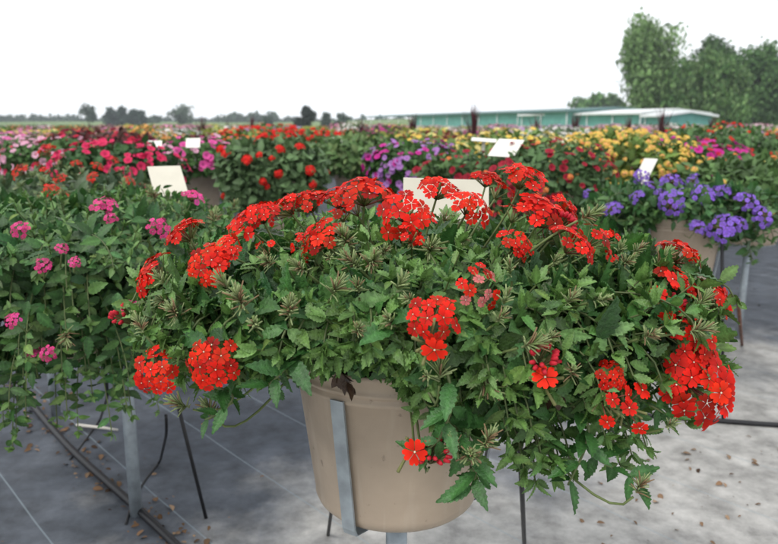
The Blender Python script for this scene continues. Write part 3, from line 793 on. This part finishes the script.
mid_plant('potted_geranium', 300, 6.0, .38, 132, .66, 'scarlet flowered mound behind the rounded green plant', (.10, .16, .05), .055, 2000, [(f_red, .024, 180)], stand='post stand under the scarlet mound')
mid_plant('potted_geranium', 252, 6.6, .34, 131, .66, 'orange red mound left of the scarlet one', LGRN, .055, 1800, [(f_red, .026, 90), (f_or, .026, 60)], stand='post stand under the orange red mound')
mid_plant('potted_coleus', 433, 7.4, .32, 133, .66, 'low rust red mound without flowers in the middle distance', (.20, .045, .03), .05, 1800, [], tipc=(.26, .075, .04), stand='post stand under the rust red mound')
mid_plant('potted_shrub', 712, 6.3, .50, 127, .66, 'broad green shrub with tiny red blooms behind the magenta petunias', (.07, .14, .045), .055, 2600, [(f_red, .018, 90)], stand='post stand under the broad shrub with tiny red blooms')

# =================================================================== far rows of the trial garden
def far_type(seed, lc, fc, nf, fs, tip=None, nleaf=520, lsz=.075):
    r = np.random.default_rng(seed); ev = Env([(a, .40*(.9 + .2*r.random()), .05 + .04*r.random()) for a in range(0, 360, 45)], .42 + .06*r.random(), .31, .16, seed)
    lv = Buf(); skin(ev, lv, nleaf, LEAF_LOW, lsz, lc, r, np.array([0, 0, PH]), tipcol=tip)
    fb = Buf()
    for i in range(nf):
        p, nr = ev.point(r.random()*6.283, math.sqrt(r.random())*.95)
        c = np.array(fc[r.integers(len(fc))])*(.8 + .35*r.random())
        fb.inst(FLORET_LOW, (rot_to(nr + np.array([0, 0, .3]) + r.normal(0, .25, 3), r.random()*6)*fs*(.7 + .6*r.random()))[None], (p + nr*(.022 + .02*r.random()))[None], np.clip(c, 0, .85)[None])
    return lv.mesh('foliage', M_leaf_far), (fb.mesh('blossoms', M_petal) if nf else None)
TYPES = {
    'pink petunia': [far_type(300 + k, GRN, [(.75, .18, .42), (.78, .35, .52)], 405, 0.028) for k in range(2)],
    'scarlet geranium': [far_type(310 + k, GRN, [(.66, .03, .02), (.70, .10, .04)], 297, 0.027) for k in range(2)],
    'lilac petunia': [far_type(320 + k, GREY, [(.52, .30, .58), (.62, .45, .66)], 405, 0.028) for k in range(2)],
    'pale pink petunia': [far_type(330 + k, GRN, [(.78, .52, .58), (.80, .66, .66)], 405, 0.028) for k in range(2)],
    'yellow lantana': [far_type(340 + k, LGRN, [(.80, .55, .10), (.82, .68, .25)], 324, 0.025) for k in range(2)],
    'lime foliage plant': [far_type(350 + k, (.26, .30, .06), [], 0, .03, tip=(.36, .38, .10)) for k in range(2)],
    'magenta petunia': [far_type(360 + k, GRN, [(.50, .03, .26), (.42, .03, .18)], 378, 0.027) for k in range(2)],
    'white petunia': [far_type(370 + k, GREY, [(.80, .78, .74), (.80, .74, .70)], 378, 0.027) for k in range(2)],
    'orange lantana': [far_type(380 + k, LGRN, [(.74, .26, .06), (.78, .40, .10)], 324, 0.025) for k in range(2)],
    'maroon coleus': [far_type(390 + k, (.09, .025, .028), [], 0, .03, tip=(.20, .03, .04)) for k in range(2)],
    'green leafy plant': [far_type(395 + k, GRN, [(.7, .6, .5)], 14, .03, tip=LGRN) for k in range(2)],
}
def far_protos():
    pr = {}
    for kname, meshes in TYPES.items(): pr[kname] = meshes
    return pr
placed = [(o.location.x, o.location.y, .40) for o in COL.objects if o.type == 'EMPTY' and o.name.startswith('potted')]
rf = np.random.default_rng(44)
def zone(px, Y):
    rng_ = 'in the middle rows' if Y < 11 else ('in the far rows' if Y < 22 else 'in the farthest rows')
    if px < 300: side = 'before the open field'
    elif px < 520: side = 'in the centre'
    else: side = 'before the shade house'
    return rng_, side
colour_word = {'pink petunia': 'pink flowering', 'scarlet geranium': 'scarlet flowering', 'lilac petunia': 'lilac flowering', 'pale pink petunia': 'pale pink flowering', 'yellow lantana': 'yellow flowering',
               'lime foliage plant': 'lime green leafy', 'magenta petunia': 'magenta flowering', 'white petunia': 'white flowering', 'orange lantana': 'orange flowering', 'maroon coleus': 'maroon leaved', 'green leafy plant': 'plain green leafy'}
def choose(px, Y):
    if px < 220: ks = ['orange lantana', 'yellow lantana', 'maroon coleus', 'pink petunia', 'green leafy plant', 'lime foliage plant', 'scarlet geranium', 'white petunia']; p = [.2, .14, .16, .14, .10, .14, .08, .04]
    elif px < 370: ks = ['scarlet geranium', 'lime foliage plant', 'pink petunia', 'lilac petunia', 'orange lantana', 'green leafy plant', 'white petunia', 'yellow lantana']; p = [.24, .18, .10, .14, .10, .10, .04, .10]
    elif px < 520: ks = ['yellow lantana', 'lime foliage plant', 'lilac petunia', 'pale pink petunia', 'magenta petunia', 'green leafy plant', 'pink petunia']; p = [.16, .24, .18, .16, .08, .08, .10]
    else: ks = ['pink petunia', 'lilac petunia', 'pale pink petunia', 'white petunia', 'green leafy plant', 'yellow lantana', 'orange lantana', 'magenta petunia']; p = [.22, .14, .20, .10, .12, .08, .08, .06]
    if Y > 16 and px > 370: ks = ['pink petunia', 'lilac petunia', 'pale pink petunia', 'white petunia', 'lime foliage plant']; p = [.3, .2, .28, .1, .12]
    return rf.choice(ks, p=p)
cells = []
d1 = np.array([.66, -.75]); d2 = np.array([.75, .66])
for i in range(-60, 61):
    for j in range(-5, 60):
        p = np.array([.0, 1.045]) + d1*(i*1.12) + d2*(j*1.12)
        if p[1] > 5.6: cells.append(p)
rows = []
for p in cells:
    Y = p[1]
    if abs(p[0]) > .60*Y + .6 or Y > 44: continue
    keep = 1. if Y < 10 else (.62 if Y < 16 else (.30 if Y < 28 else .17))
    if rf.random() > keep: continue
    q = p + rf.normal(0, .09, 2)
    if any((q[0]-a)**2 + (q[1]-b_)**2 < (.42 + c)**2 for a, b_, c in placed): continue
    placed.append((q[0], q[1], .38)); rows.append(q)
protos = {}
for q in sorted(rows, key=lambda v: v[1]):
    x, y = q; px = 389 + x/(y*.985)*FPX
    kname = choose(px, y); v = rf.integers(2)
    rg, sd = zone(px, y); lab = '%s pot plant %s %s' % (colour_word[kname], rg, sd)
    nm = 'potted_' + kname.split()[-1]
    if (kname, v) not in protos:
        o = plant(nm, x, y, lab, 'potted plant', lab + 's', low=True)
        fm, bm_ = TYPES[kname][v]; link('foliage', fm, o)
        if bm_: link('blossoms', bm_, o)
        protos[(kname, v)] = o
    else:
        o = copy_tree(protos[(kname, v)])
    o.location = (x, y, BASE_Z); o.rotation_euler.z = rf.random()*6.28
    sc = .9 + .3*rf.random(); o.scale = (sc, sc, 1 + .25*(rf.random() - .5) + .08*(y > 12))
    o['label'] = lab; o['group'] = lab + 's'
    s = link('pot_stand', STAND_LOW); s.location = (x, y, GZ)
    tag(s, 'thin post stand under a pot %s %s' % (rg, sd), 'plant stand', 'thin post stands %s %s' % (rg, sd))

# dark spiky cordylines rising above the far rows
def spiky(seed):
    r = np.random.default_rng(seed); b = Buf()
    for i in range(26):
        a = r.random()*6.28; l = .34 + .2*r.random(); lean = .05 + .4*r.random()**1.8
        o = np.array([math.cos(a), math.sin(a), 0]); sd = np.array([-math.sin(a), math.cos(a), 0])
        p = [np.array([0, 0, PH - .03]) + o*.02, np.array([0, 0, PH + l*.5]) + o*l*lean*.5, np.array([0, 0, PH + l*(1 - .3*lean)]) + o*l*lean*1.2]
        w_ = .011
        V = [p[0] - sd*w_*.6, p[0] + sd*w_*.6, p[1] - sd*w_, p[1] + sd*w_, p[2]]
        b.add(V, [(2, 3, 4)], [(0, 1, 3, 2)], np.array([.075, .022, .028])*(.7 + .7*r.random()))
    return b.mesh('leaves', M_leaf_far)
SPK = spiky(7); spk0 = None
for i, (px, Y, sc) in enumerate([(203, 13, 1.), (229, 16, .9), (253, 12, 1.), (362, 13, .95), (413, 12, 1.05), (473, 10.5, 1.2), (535, 12.5, 1.), (574, 13, 1.1), (628, 12, 1.), (661, 11.5, 1.15), (711, 13, 1.)]):
    x = (px - 389)/FPX*Y*.985
    lab = 'burgundy spiky plant over the far rows, ' + ['leftmost of them', 'second from the left', 'third from the left', 'fourth from the left', 'under the roof line end', 'tallest, before teal netting', 'seventh from the left', 'fourth from the right', 'third from the right', 'beside the shade house annex', 'rightmost, before the trees'][i]
    if spk0 is None:
        spk0 = plant('potted_cordyline', x, Y, lab, 'potted plant', 'burgundy spiky plants in the far rows', low=True); link('leaves', SPK, spk0); o = spk0
    else: o = copy_tree(spk0); o['label'] = lab
    o.location = (x, Y, BASE_Z); o.rotation_euler.z = i; o.scale = (sc, sc, sc)
    s = link('pot_stand', STAND_LOW); s.location = (x, Y, GZ); tag(s, 'thin post stand under a burgundy spiky plant', 'plant stand', 'stands under the burgundy spiky plants')

# =================================================================== name boards on stakes
def sign(px, py, Y, yaw, tilt, label, wd=.165, ht=.115, roll=0., stake=.16, m_=None):
    c = at(px, py, Y)
    s = thing('plant_sign', (c[0], c[1], c[2]), label, 'sign', 'plant name boards on stakes', yaw)
    s.rotation_euler = (0, roll, yaw)
    b = Buf(); t_ = R(tilt); ct, st_ = math.cos(t_), math.sin(t_)
    rot_ = np.array([[1, 0, 0], [0, ct, -st_], [0, st_, ct]])      # board leans back from the upright
    b.box((0, 0, 0), (wd, .003, ht), rot_); o = b.build('board', m_ or M_sign, s, smooth=False)
    bv = o.modifiers.new('bevel', 'BEVEL'); bv.width = .001; bv.segments = 2
    b = Buf(); b.box((0, .012, -stake/2 - .015), (.018, .004, stake)); b.box((0, .008, -.012), (.022, .012, .02)); b.build('stake', m_ or M_sign, s, smooth=False)
    return s
sign(446, 200, 1.42, R(2), -18, 'wide cream board half hidden behind the red verbena heads', .170, .085, R(2), .22, M_sign_beige)
sign(168, 181, 2.2, R(30), -45, 'beige tilted board standing above the pink verbena at left', .10, .12, R(0), .16, M_sign_beige)
sign(506, 148, 3.3, R(-38), -52, 'white board on a white stake right of centre', .13, .12, R(2), .18)
sign(484, 140, 4.4, R(-10), -78, 'thin white board seen nearly edge on left of the stake board', .15, .08, R(4), .15)
sign(568, 141, 6.6, R(-15), -50, 'small white board left of the golden lantana', .165, .115, R(-4), .2)
sign(645, 171, 3.1, R(-64), -30, 'narrow white board turned sideways above the violet verbena', .075, .12, R(0), .16)
sign(193, 143, 4.55, R(10), -45, 'white board above the bright pink petunias', .085, .08, 0, .14)
sign(155, 144, 4.7, R(14), -60, 'small white board left of the bright pink petunias', .085, .08, 0, .14)
sign(339, 142, 5.0, R(12), -40, 'pale board beside the leafy plant almost without flowers', .085, .08, 0, .14)
sign(658, 151, 4.3, R(-30), -60, 'small pale board between the golden lantana and magenta petunias', .09, .06, 0, .12)

# =================================================================== hoses, rods, litter on the ground
def hose(pts, r0, name, label, cat, m_=M_blackrod, group=None, sm=3):
    P = np.array(pts, float); tt = np.concatenate([[0], np.cumsum(np.linalg.norm(np.diff(P, axis=0), axis=1))]); u = np.linspace(0, tt[-1], 60)
    C = np.stack([np.interp(u, tt, P[:, j]) for j in range(3)], -1)
    for _ in range(sm*4): C[1:-1] = (C[:-2] + 2*C[1:-1] + C[2:])/4
    b = Buf(); b.tube(C, r0, r0, 10); return tag(b.build(name, m_), label, cat, group)
g = lambda px, py, z=GZ: list(at_z(px, py, z))
h0, h1 = np.array(g(40, 415, GZ + .011)), np.array(g(132, 503, GZ + .011)); dv = (h1 - h0)
hose([h0 - dv*1.6, h0 - dv*.5 + np.array([.02, .015, 0]), h0, h0 + dv*.5 + np.array([-.012, -.01, 0]), h1, h1 + dv*1.1], .011, 'drip_hose', 'black drip hose lying across the ground at lower left', 'hose')
a0, a1 = np.array(g(560, 412, GZ + .009)), np.array(g(760, 424, GZ + .009)); hose([a0 - (a1 - a0), a0, (a0 + a1)/2 + np.array([0, .02, 0]), a1, a1 + (a1 - a0)], .009, 'drip_hose', 'black drip hose crossing the pale ground at right', 'hose')
def rod(p0, p1, rr_, label): 
    b = Buf(); b.tube([p0, (np.array(p0) + np.array(p1))/2, p1], rr_, rr_, 8); return tag(b.build('irrigation_rod', M_blackrod), label, 'rod', 'thin black irrigation rods by the pots')
rod((-.075, 1.20, .60), g(328, 535), .0045, 'thin black rod just left of the foreground pot base')
rod((.195, 1.02, .66), g(525, 560), .0050, 'thin black rod right of the foreground pot')
rod(at(178, 405, 1.66), g(206, 518), .0050, 'slanting black rod left of the foreground pot under the pink verbena')
rod(at(722, 232, 2.42), g(723, 420), .0060, 'upright black rod under the violet verbena at right')
hose([at(106, 375, 1.75), at(108, 395, 1.78), g(100, 420), g(80, 448), g(70, 460)], .004, 'drip_tube', 'thin black tube curling down below the pink verbena', 'tube', group='thin drip tubes hanging from the pots')
hose([at(166, 415, 1.75), at(167, 432, 1.76), g(160, 462), g(145, 480), g(130, 508), g(126, 525)], .004, 'drip_tube', 'thin black tube hanging beside the galvanised post at lower left', 'tube', group='thin drip tubes hanging from the pots')
hose([at(700, 300, 2.5), g(716, 345), g(722, 380), g(730, 405)], .004, 'drip_tube', 'thin black tube drooping below the violet verbena pot', 'tube', group='thin drip tubes hanging from the pots')
b = Buf(); b.tube([g(77, 425, GZ + .01), g(105, 428, GZ + .02), g(118, 430, GZ + .01)], .006, .004, 7); tag(b.build('stick', mat('bleached_wood', (.55, .52, .47), rough=.8)), 'short bleached stick lying beside the drip hose', 'stick')
b = Buf(); b.tube([g(742, 345), at(738, 300, 2.5)], .007, .007, 8); tag(b.build('wooden_stake', mat('brown_wood', (.16, .07, .045), rough=.8, noise=.3)), 'reddish brown stake at the right edge below the violet verbena', 'stake')
# fallen petals and dry leaves
b = Buf(); rl = np.random.default_rng(9); P = []; 
for i in range(260):
    f = rl.random()*2.4 - .6; q = h0 + dv*f + np.array([rl.normal(0, .05), rl.normal(0, .05), 0]); P.append((q[0], q[1]))
for i in range(90): P.append((rl.uniform(-2.2, 2.8), rl.uniform(1.2, 5)))
for i in range(55):
    q = at_z(rl.normal(690, 50), rl.normal(480, 30), GZ); P.append((q[0], q[1]))
P = np.array(P); n = len(P)
LY = np.stack([rl.normal(0, 1, n), rl.normal(0, 1, n), rl.normal(0, .15, n)], -1); LZ = np.stack([rl.normal(0, .3, n), rl.normal(0, .3, n), np.ones(n)], -1)
pal = np.array([(.13, .075, .04), (.20, .12, .07), (.07, .045, .03), (.25, .17, .11), (.16, .10, .06)])
b.inst(LEAF_MID, frame_from(LY, LZ)*(.007 + .024*rl.random(n)**1.6)[:, None, None], np.column_stack([P, np.full(n, GZ + .006)]), pal[rl.integers(0, 5, n)]*(.7 + .6*rl.random((n, 1))))
tag(b.build('leaf_litter', M_litter), 'dry brown leaves and petals scattered on the ground fabric', 'leaf litter', kind='stuff')

# =================================================================== shade houses
M_net = mat('teal_shade_net', (.13, .35, .31), rough=.7, noise=.15, nscale=1.5)
M_net_dark = mat('grey_teal_net', (.11, .19, .19), rough=.7, noise=.15, nscale=1.)
M_white = mat('white_film', (.74, .76, .76), rough=.5, noise=.06, nscale=1)
def shade_house(p0, p1, zr, ze, depth, label, wall_from, roofm, wallm, npost):
    p0 = np.array(p0); p1 = np.array(p1); L_ = np.linalg.norm(p1 - p0); d = (p1 - p0)/L_; nrm = np.array([-d[1], d[0]])
    if nrm[1] < 0: nrm = -nrm
    h = thing('shade_house', (p0[0], p0[1], 0), label, 'greenhouse', None)
    def P(s, q, z): v = d*s + nrm*q; return (v[0], v[1], z)
    b = Buf(); th = .16
    for (qa, za, qb, zb) in ((-.4, ze, depth/2, zr), (depth/2, zr, depth + .4, ze)):
        V = [P(-.3, qa, za), P(L_ + .3, qa, za), P(L_ + .3, qb, zb), P(-.3, qb, zb)]; V += [(x, y, z - th) for x, y, z in V]
        b.add(V, None, [(0, 1, 2, 3), (7, 6, 5, 4), (0, 4, 5, 1), (1, 5, 6, 2), (2, 6, 7, 3), (3, 7, 4, 0)])
    b.build('roof', roofm, h, smooth=False)
    b = Buf(); z1 = ze - .07
    for (s0, s1, q) in ((0, L_*wall_from, 0.), (0, L_*wall_from, depth)):
        V = [P(s0, q, 0), P(s1, q, 0), P(s1, q, z1), P(s0, q, z1), P(s0, q + .05, 0), P(s1, q + .05, 0), P(s1, q + .05, z1), P(s0, q + .05, z1)]
        b.add(V, None, [(0, 1, 2, 3), (7, 6, 5, 4), (0, 4, 5, 1), (1, 5, 6, 2), (2, 6, 7, 3), (3, 7, 4, 0)])
    V = [P(0, .06, 0), P(0, depth - .01, 0), P(0, depth - .01, z1 - .02), P(0, depth/2, zr - .09), P(0, .06, z1 - .02)]
    b.add(V, [(0, 1, 2), (0, 2, 3), (0, 3, 4)])
    b.build('net_wall', wallm, h, smooth=False)
    for i in range(npost):
        b = Buf(); s = L_*i/(npost - 1); b.tube([P(s, -.12, -.05), P(s, -.12, ze - .03)], .045, .045, 8); b.build('post', M_white, h)
    b = Buf(); b.tube([P(0, -.12, ze - .10), P(L_, -.12, ze - .10)], .05, .05, 6); b.build('eave_rail', M_white, h)
    return h
shade_house((.243*62, 62), (-.034*118, 118), 2.55, 2.25, 9, 'long low shade house with grey green roof and teal netting, receding to the left', .62, M_net_dark, M_net, 15)
shade_house((.343*56, 56), (.19*66, 69), 2.3, 1.98, 7, 'nearer shade house with a white roof and teal walls beside the big trees', 1., M_white, M_net, 6)
shade_house((.378*52, 52.5), (.353*54, 54.5), 2.05, 1.75, 4, 'small white roofed annex at the right end of the shade houses', 1., M_white, M_net, 2)

# =================================================================== trees
M_tree = mat('tree_leaf', attr=True, rough=.6, spec=.25, transl=.2)
def tree(name, px, Y, top_py, wpx, label, cols, nleaf, lsz, seed, lobes=14, base_frac=.18, droop=0., group=None, tall=1., gap=.35, z0=None, cone=0.):
    r = np.random.default_rng(seed); x = (px - 389)/FPX*Y*.985
    zb = float(land(np.array(x), np.array(float(Y)))) if z0 is None else z0
    top = at(px, top_py, Y)[2] - zb; rad = wpx/FPX*Y/2
    o = thing(name, (x, Y, zb), label, 'tree', group)
    b = Buf(); ht = top*.8
    b.tube([(0, 0, -.3), (r.normal(0, .05)*rad, 0, ht*.35), (r.normal(0, .1)*rad, r.normal(0, .1)*rad, ht*.7), (r.normal(0, .1)*rad, 0, ht)], max(.03*top, .12), .02, 9)
    cl = []
    for i in range(lobes):
        a = r.random()*6.28; h_ = base_frac + (1 - base_frac)*(i + .5)/lobes
        tq = (h_ - base_frac)/(1 - base_frac); prof = max(.4, (1 - abs(2*tq - 1)**4))**.5*(1 - cone*tq)
        q = rad*.78*prof*math.sqrt(r.random())
        c = np.array([q*math.cos(a), q*math.sin(a), top*(h_*.86 + .02)]); sz = rad*(.34 + .26*r.random())*(.5 + .55*prof)
        cl.append((c, np.array([sz, sz, min(sz*(1.0 + droop), top*.2)]), .6 + .75*r.random()))
        b.tube([(0, 0, c[2]*.6), c*np.array([.5, .5, .85]), c], .012*top, .01, 5)
    b.build('trunk', M_bark, o)
    lv = Buf(); P = []; Y_ = []; Z_ = []; C_ = []
    per = nleaf//lobes
    for c, sz, sh in cl:
        u = r.normal(0, 1, (per, 3)); u /= np.linalg.norm(u, axis=1)[:, None]
        rr_ = (.35 + .65*r.random(per)**.5)*(1 + .16*np.sin(u[:, 0]*7 + c[0])*np.sin(u[:, 2]*6))
        sub = np.floor((u[:, 0]*1.7 + 2)*2) + 7*np.floor((u[:, 1]*1.7 + 2)*2) + 31*np.floor((u[:, 2]*1.7 + 2)*2)
        keep = ((sub*9301 + int(c[2]*97)) % 97)/97. > gap*.6
        p = c + u*rr_[:, None]*sz; p[:, 2] -= droop*.35*sz[2]*r.random(per)**3
        p = p[keep]; P.append(p); k = len(p)
        yy = r.normal(0, 1, (k, 3)); yy[:, 2] -= 2.2*droop; Y_.append(yy); Z_.append(u[keep] + r.normal(0, .5, (k, 3)) + np.array([0, 0, .4]))
        cc = np.array(cols)[r.integers(0, len(cols), k)]*sh*(.75 + .5*r.random((k, 1))); C_.append(cc)
    P, Y_, Z_, C_ = map(np.concatenate, (P, Y_, Z_, C_))
    # keep everything above the ground
    P[:, 2] = np.maximum(P[:, 2], .25)
    lv.inst(LEAF_LOW, frame_from(Y_, Z_)*(lsz*(.6 + .8*r.random(len(P))))[:, None, None], P, np.clip(C_, .005, .5))
    lv.build('crown', M_tree, o)
    return o
G1 = [(.15, .25, .085), (.12, .215, .065), (.18, .28, .11)]
G2 = [(.08, .165, .05), (.10, .195, .06), (.06, .135, .04)]
tree('willow_tree', 645, 78, 13, 60, 'tall pale green willow behind the white roof, leftmost of the big trees', G1, 26000, .42, 1, 40, .06, .9, gap=.75)
tree('willow_tree', 702, 74, 52, 74, 'drooping round willow in the middle of the big trees', G1 + G2, 26000, .40, 2, 34, .04, 1.3, gap=.6)
tree('broadleaf_tree', 708, 96, 33, 44, 'dark treetop showing behind the drooping willow', G2, 9000, .5, 3, 14, .2, .3)
tree('broadleaf_tree', 752, 84, 44, 60, 'dark broad tree at the right edge', G2, 18000, .45, 4, 26, .06, .5, gap=.6)
tree('broadleaf_tree', 806, 86, 48, 80, 'dark tree farthest right at the border', G2, 14000, .5, 5, 18, .05, .4)
FG = [(.045, .085, .045), (.06, .10, .055), (.035, .07, .04)]
tree('broadleaf_tree', 588, 150, 94, 34, 'low spreading tree behind the shade house roof, left one', G2, 3000, .9, 6, 10, .15, .1, group=None)
tree('broadleaf_tree', 611, 150, 95, 26, 'low spreading tree behind the shade house roof, beside the willow', G2, 2600, .9, 7, 10, .15, .1)
tree('broadleaf_tree', 91, 230, 105, 17, 'lone open crowned tree on the field at left', FG, 1300, .9, 8, 9, .35, 0, gap=.9)
for i, (px, tp, wd) in enumerate([(113, 109, 16), (124, 108, 18), (135, 110, 14), (143, 111, 9)]):
    tree('conifer_tree', px, 250, tp, wd, 'dark conifer in the clump on the field, ' + ['left end', 'tallest, second from left', 'third from left', 'narrow right end'][i], [(.025, .055, .035), (.035, .07, .045)], 1400, 1.2, 20 + i, 9, .05, 0, cone=.75)
tree('broadleaf_tree', 156, 320, 117, 12, 'small distant tree between the conifers and the pale spreading tree', FG, 700, 1.3, 30, 7, .1)
tree('broadleaf_tree', 184, 260, 105, 27, 'pale spreading tree on the field left of centre', [(.075, .11, .07), (.09, .13, .085)], 2000, 1.0, 31, 12, .2, 0, gap=.9)
tree('broadleaf_tree', 305, 120, 107, 18, 'dark round tree standing just left of centre on the horizon', [(.018, .035, .022), (.028, .045, .03)], 2200, .55, 32, 11, .08)
tree('broadleaf_tree', 326, 190, 113, 9, 'small slim tree right of the dark round one', FG, 700, .9, 33, 7, .1)
tree('broadleaf_tree', 342, 190, 114, 14, 'small round tree left of the shade house roof line', FG, 900, .9, 34, 7, .1)
tree('broadleaf_tree', 268, 210, 117, 9, 'tiny dark tree at the end of the far wood', FG, 600, 1., 35, 6, .1)
# far wood along the horizon, one mass
def wood(segs, label, seed, cols):
    r = np.random.default_rng(seed); P = []; C_ = []
    for (pa, pb, Y, tp) in segs:
        n = int(abs(pb - pa)*42); px = r.uniform(pa, pb, n); xs = (px - 389)/FPX*Y*.985
        topz = at(389, tp, Y)[2] + 1.4*np.sin(px*.35) + 1.0*np.sin(px*.83 + 1) ; zb = 1.
        z = zb + (topz - zb)*r.random(n)**.6; P.append(np.stack([xs, Y + r.normal(0, 6, n), z], -1))
        C_.append(np.array(cols)[r.integers(0, len(cols), n)]*(.7 + .6*r.random((n, 1))))
    P, C_ = np.concatenate(P), np.concatenate(C_); n = len(P); b = Buf()
    b.inst(LEAF_LOW, frame_from(r.normal(0, 1, (n, 3)), r.normal(0, 1, (n, 3)) + np.array([0, 0, .5]))*(2.2*(.6 + .8*r.random(n)))[:, None, None], P, C_)
    return tag(b.build('woodland', M_tree), label, 'woodland', kind='stuff')
wood([(-120, 92, 430, 120), (225, 275, 400, 117.5), (92, 225, 470, 122), (275, 420, 440, 121)], 'hazy line of far woodland along the horizon at left', 3, FG)

# =================================================================== summer haze over the fields
m = D.materials.new('haze_air'); m.use_nodes = True; t = m.node_tree; t.nodes.remove(t.nodes['Principled BSDF'])
pv = N(t, 'ShaderNodeVolumePrincipled'); pv.inputs['Color'].default_value = (.86, .92, .98, 1); pv.inputs['Density'].default_value = .0006
t.links.new(pv.outputs[0], t.nodes['Material Output'].inputs['Volume'])
b = Buf(); b.box((0, 295, 13.5), (1320, 750, 29)); hz = b.build('haze', m, smooth=False); tag(hz, kind='stuff')
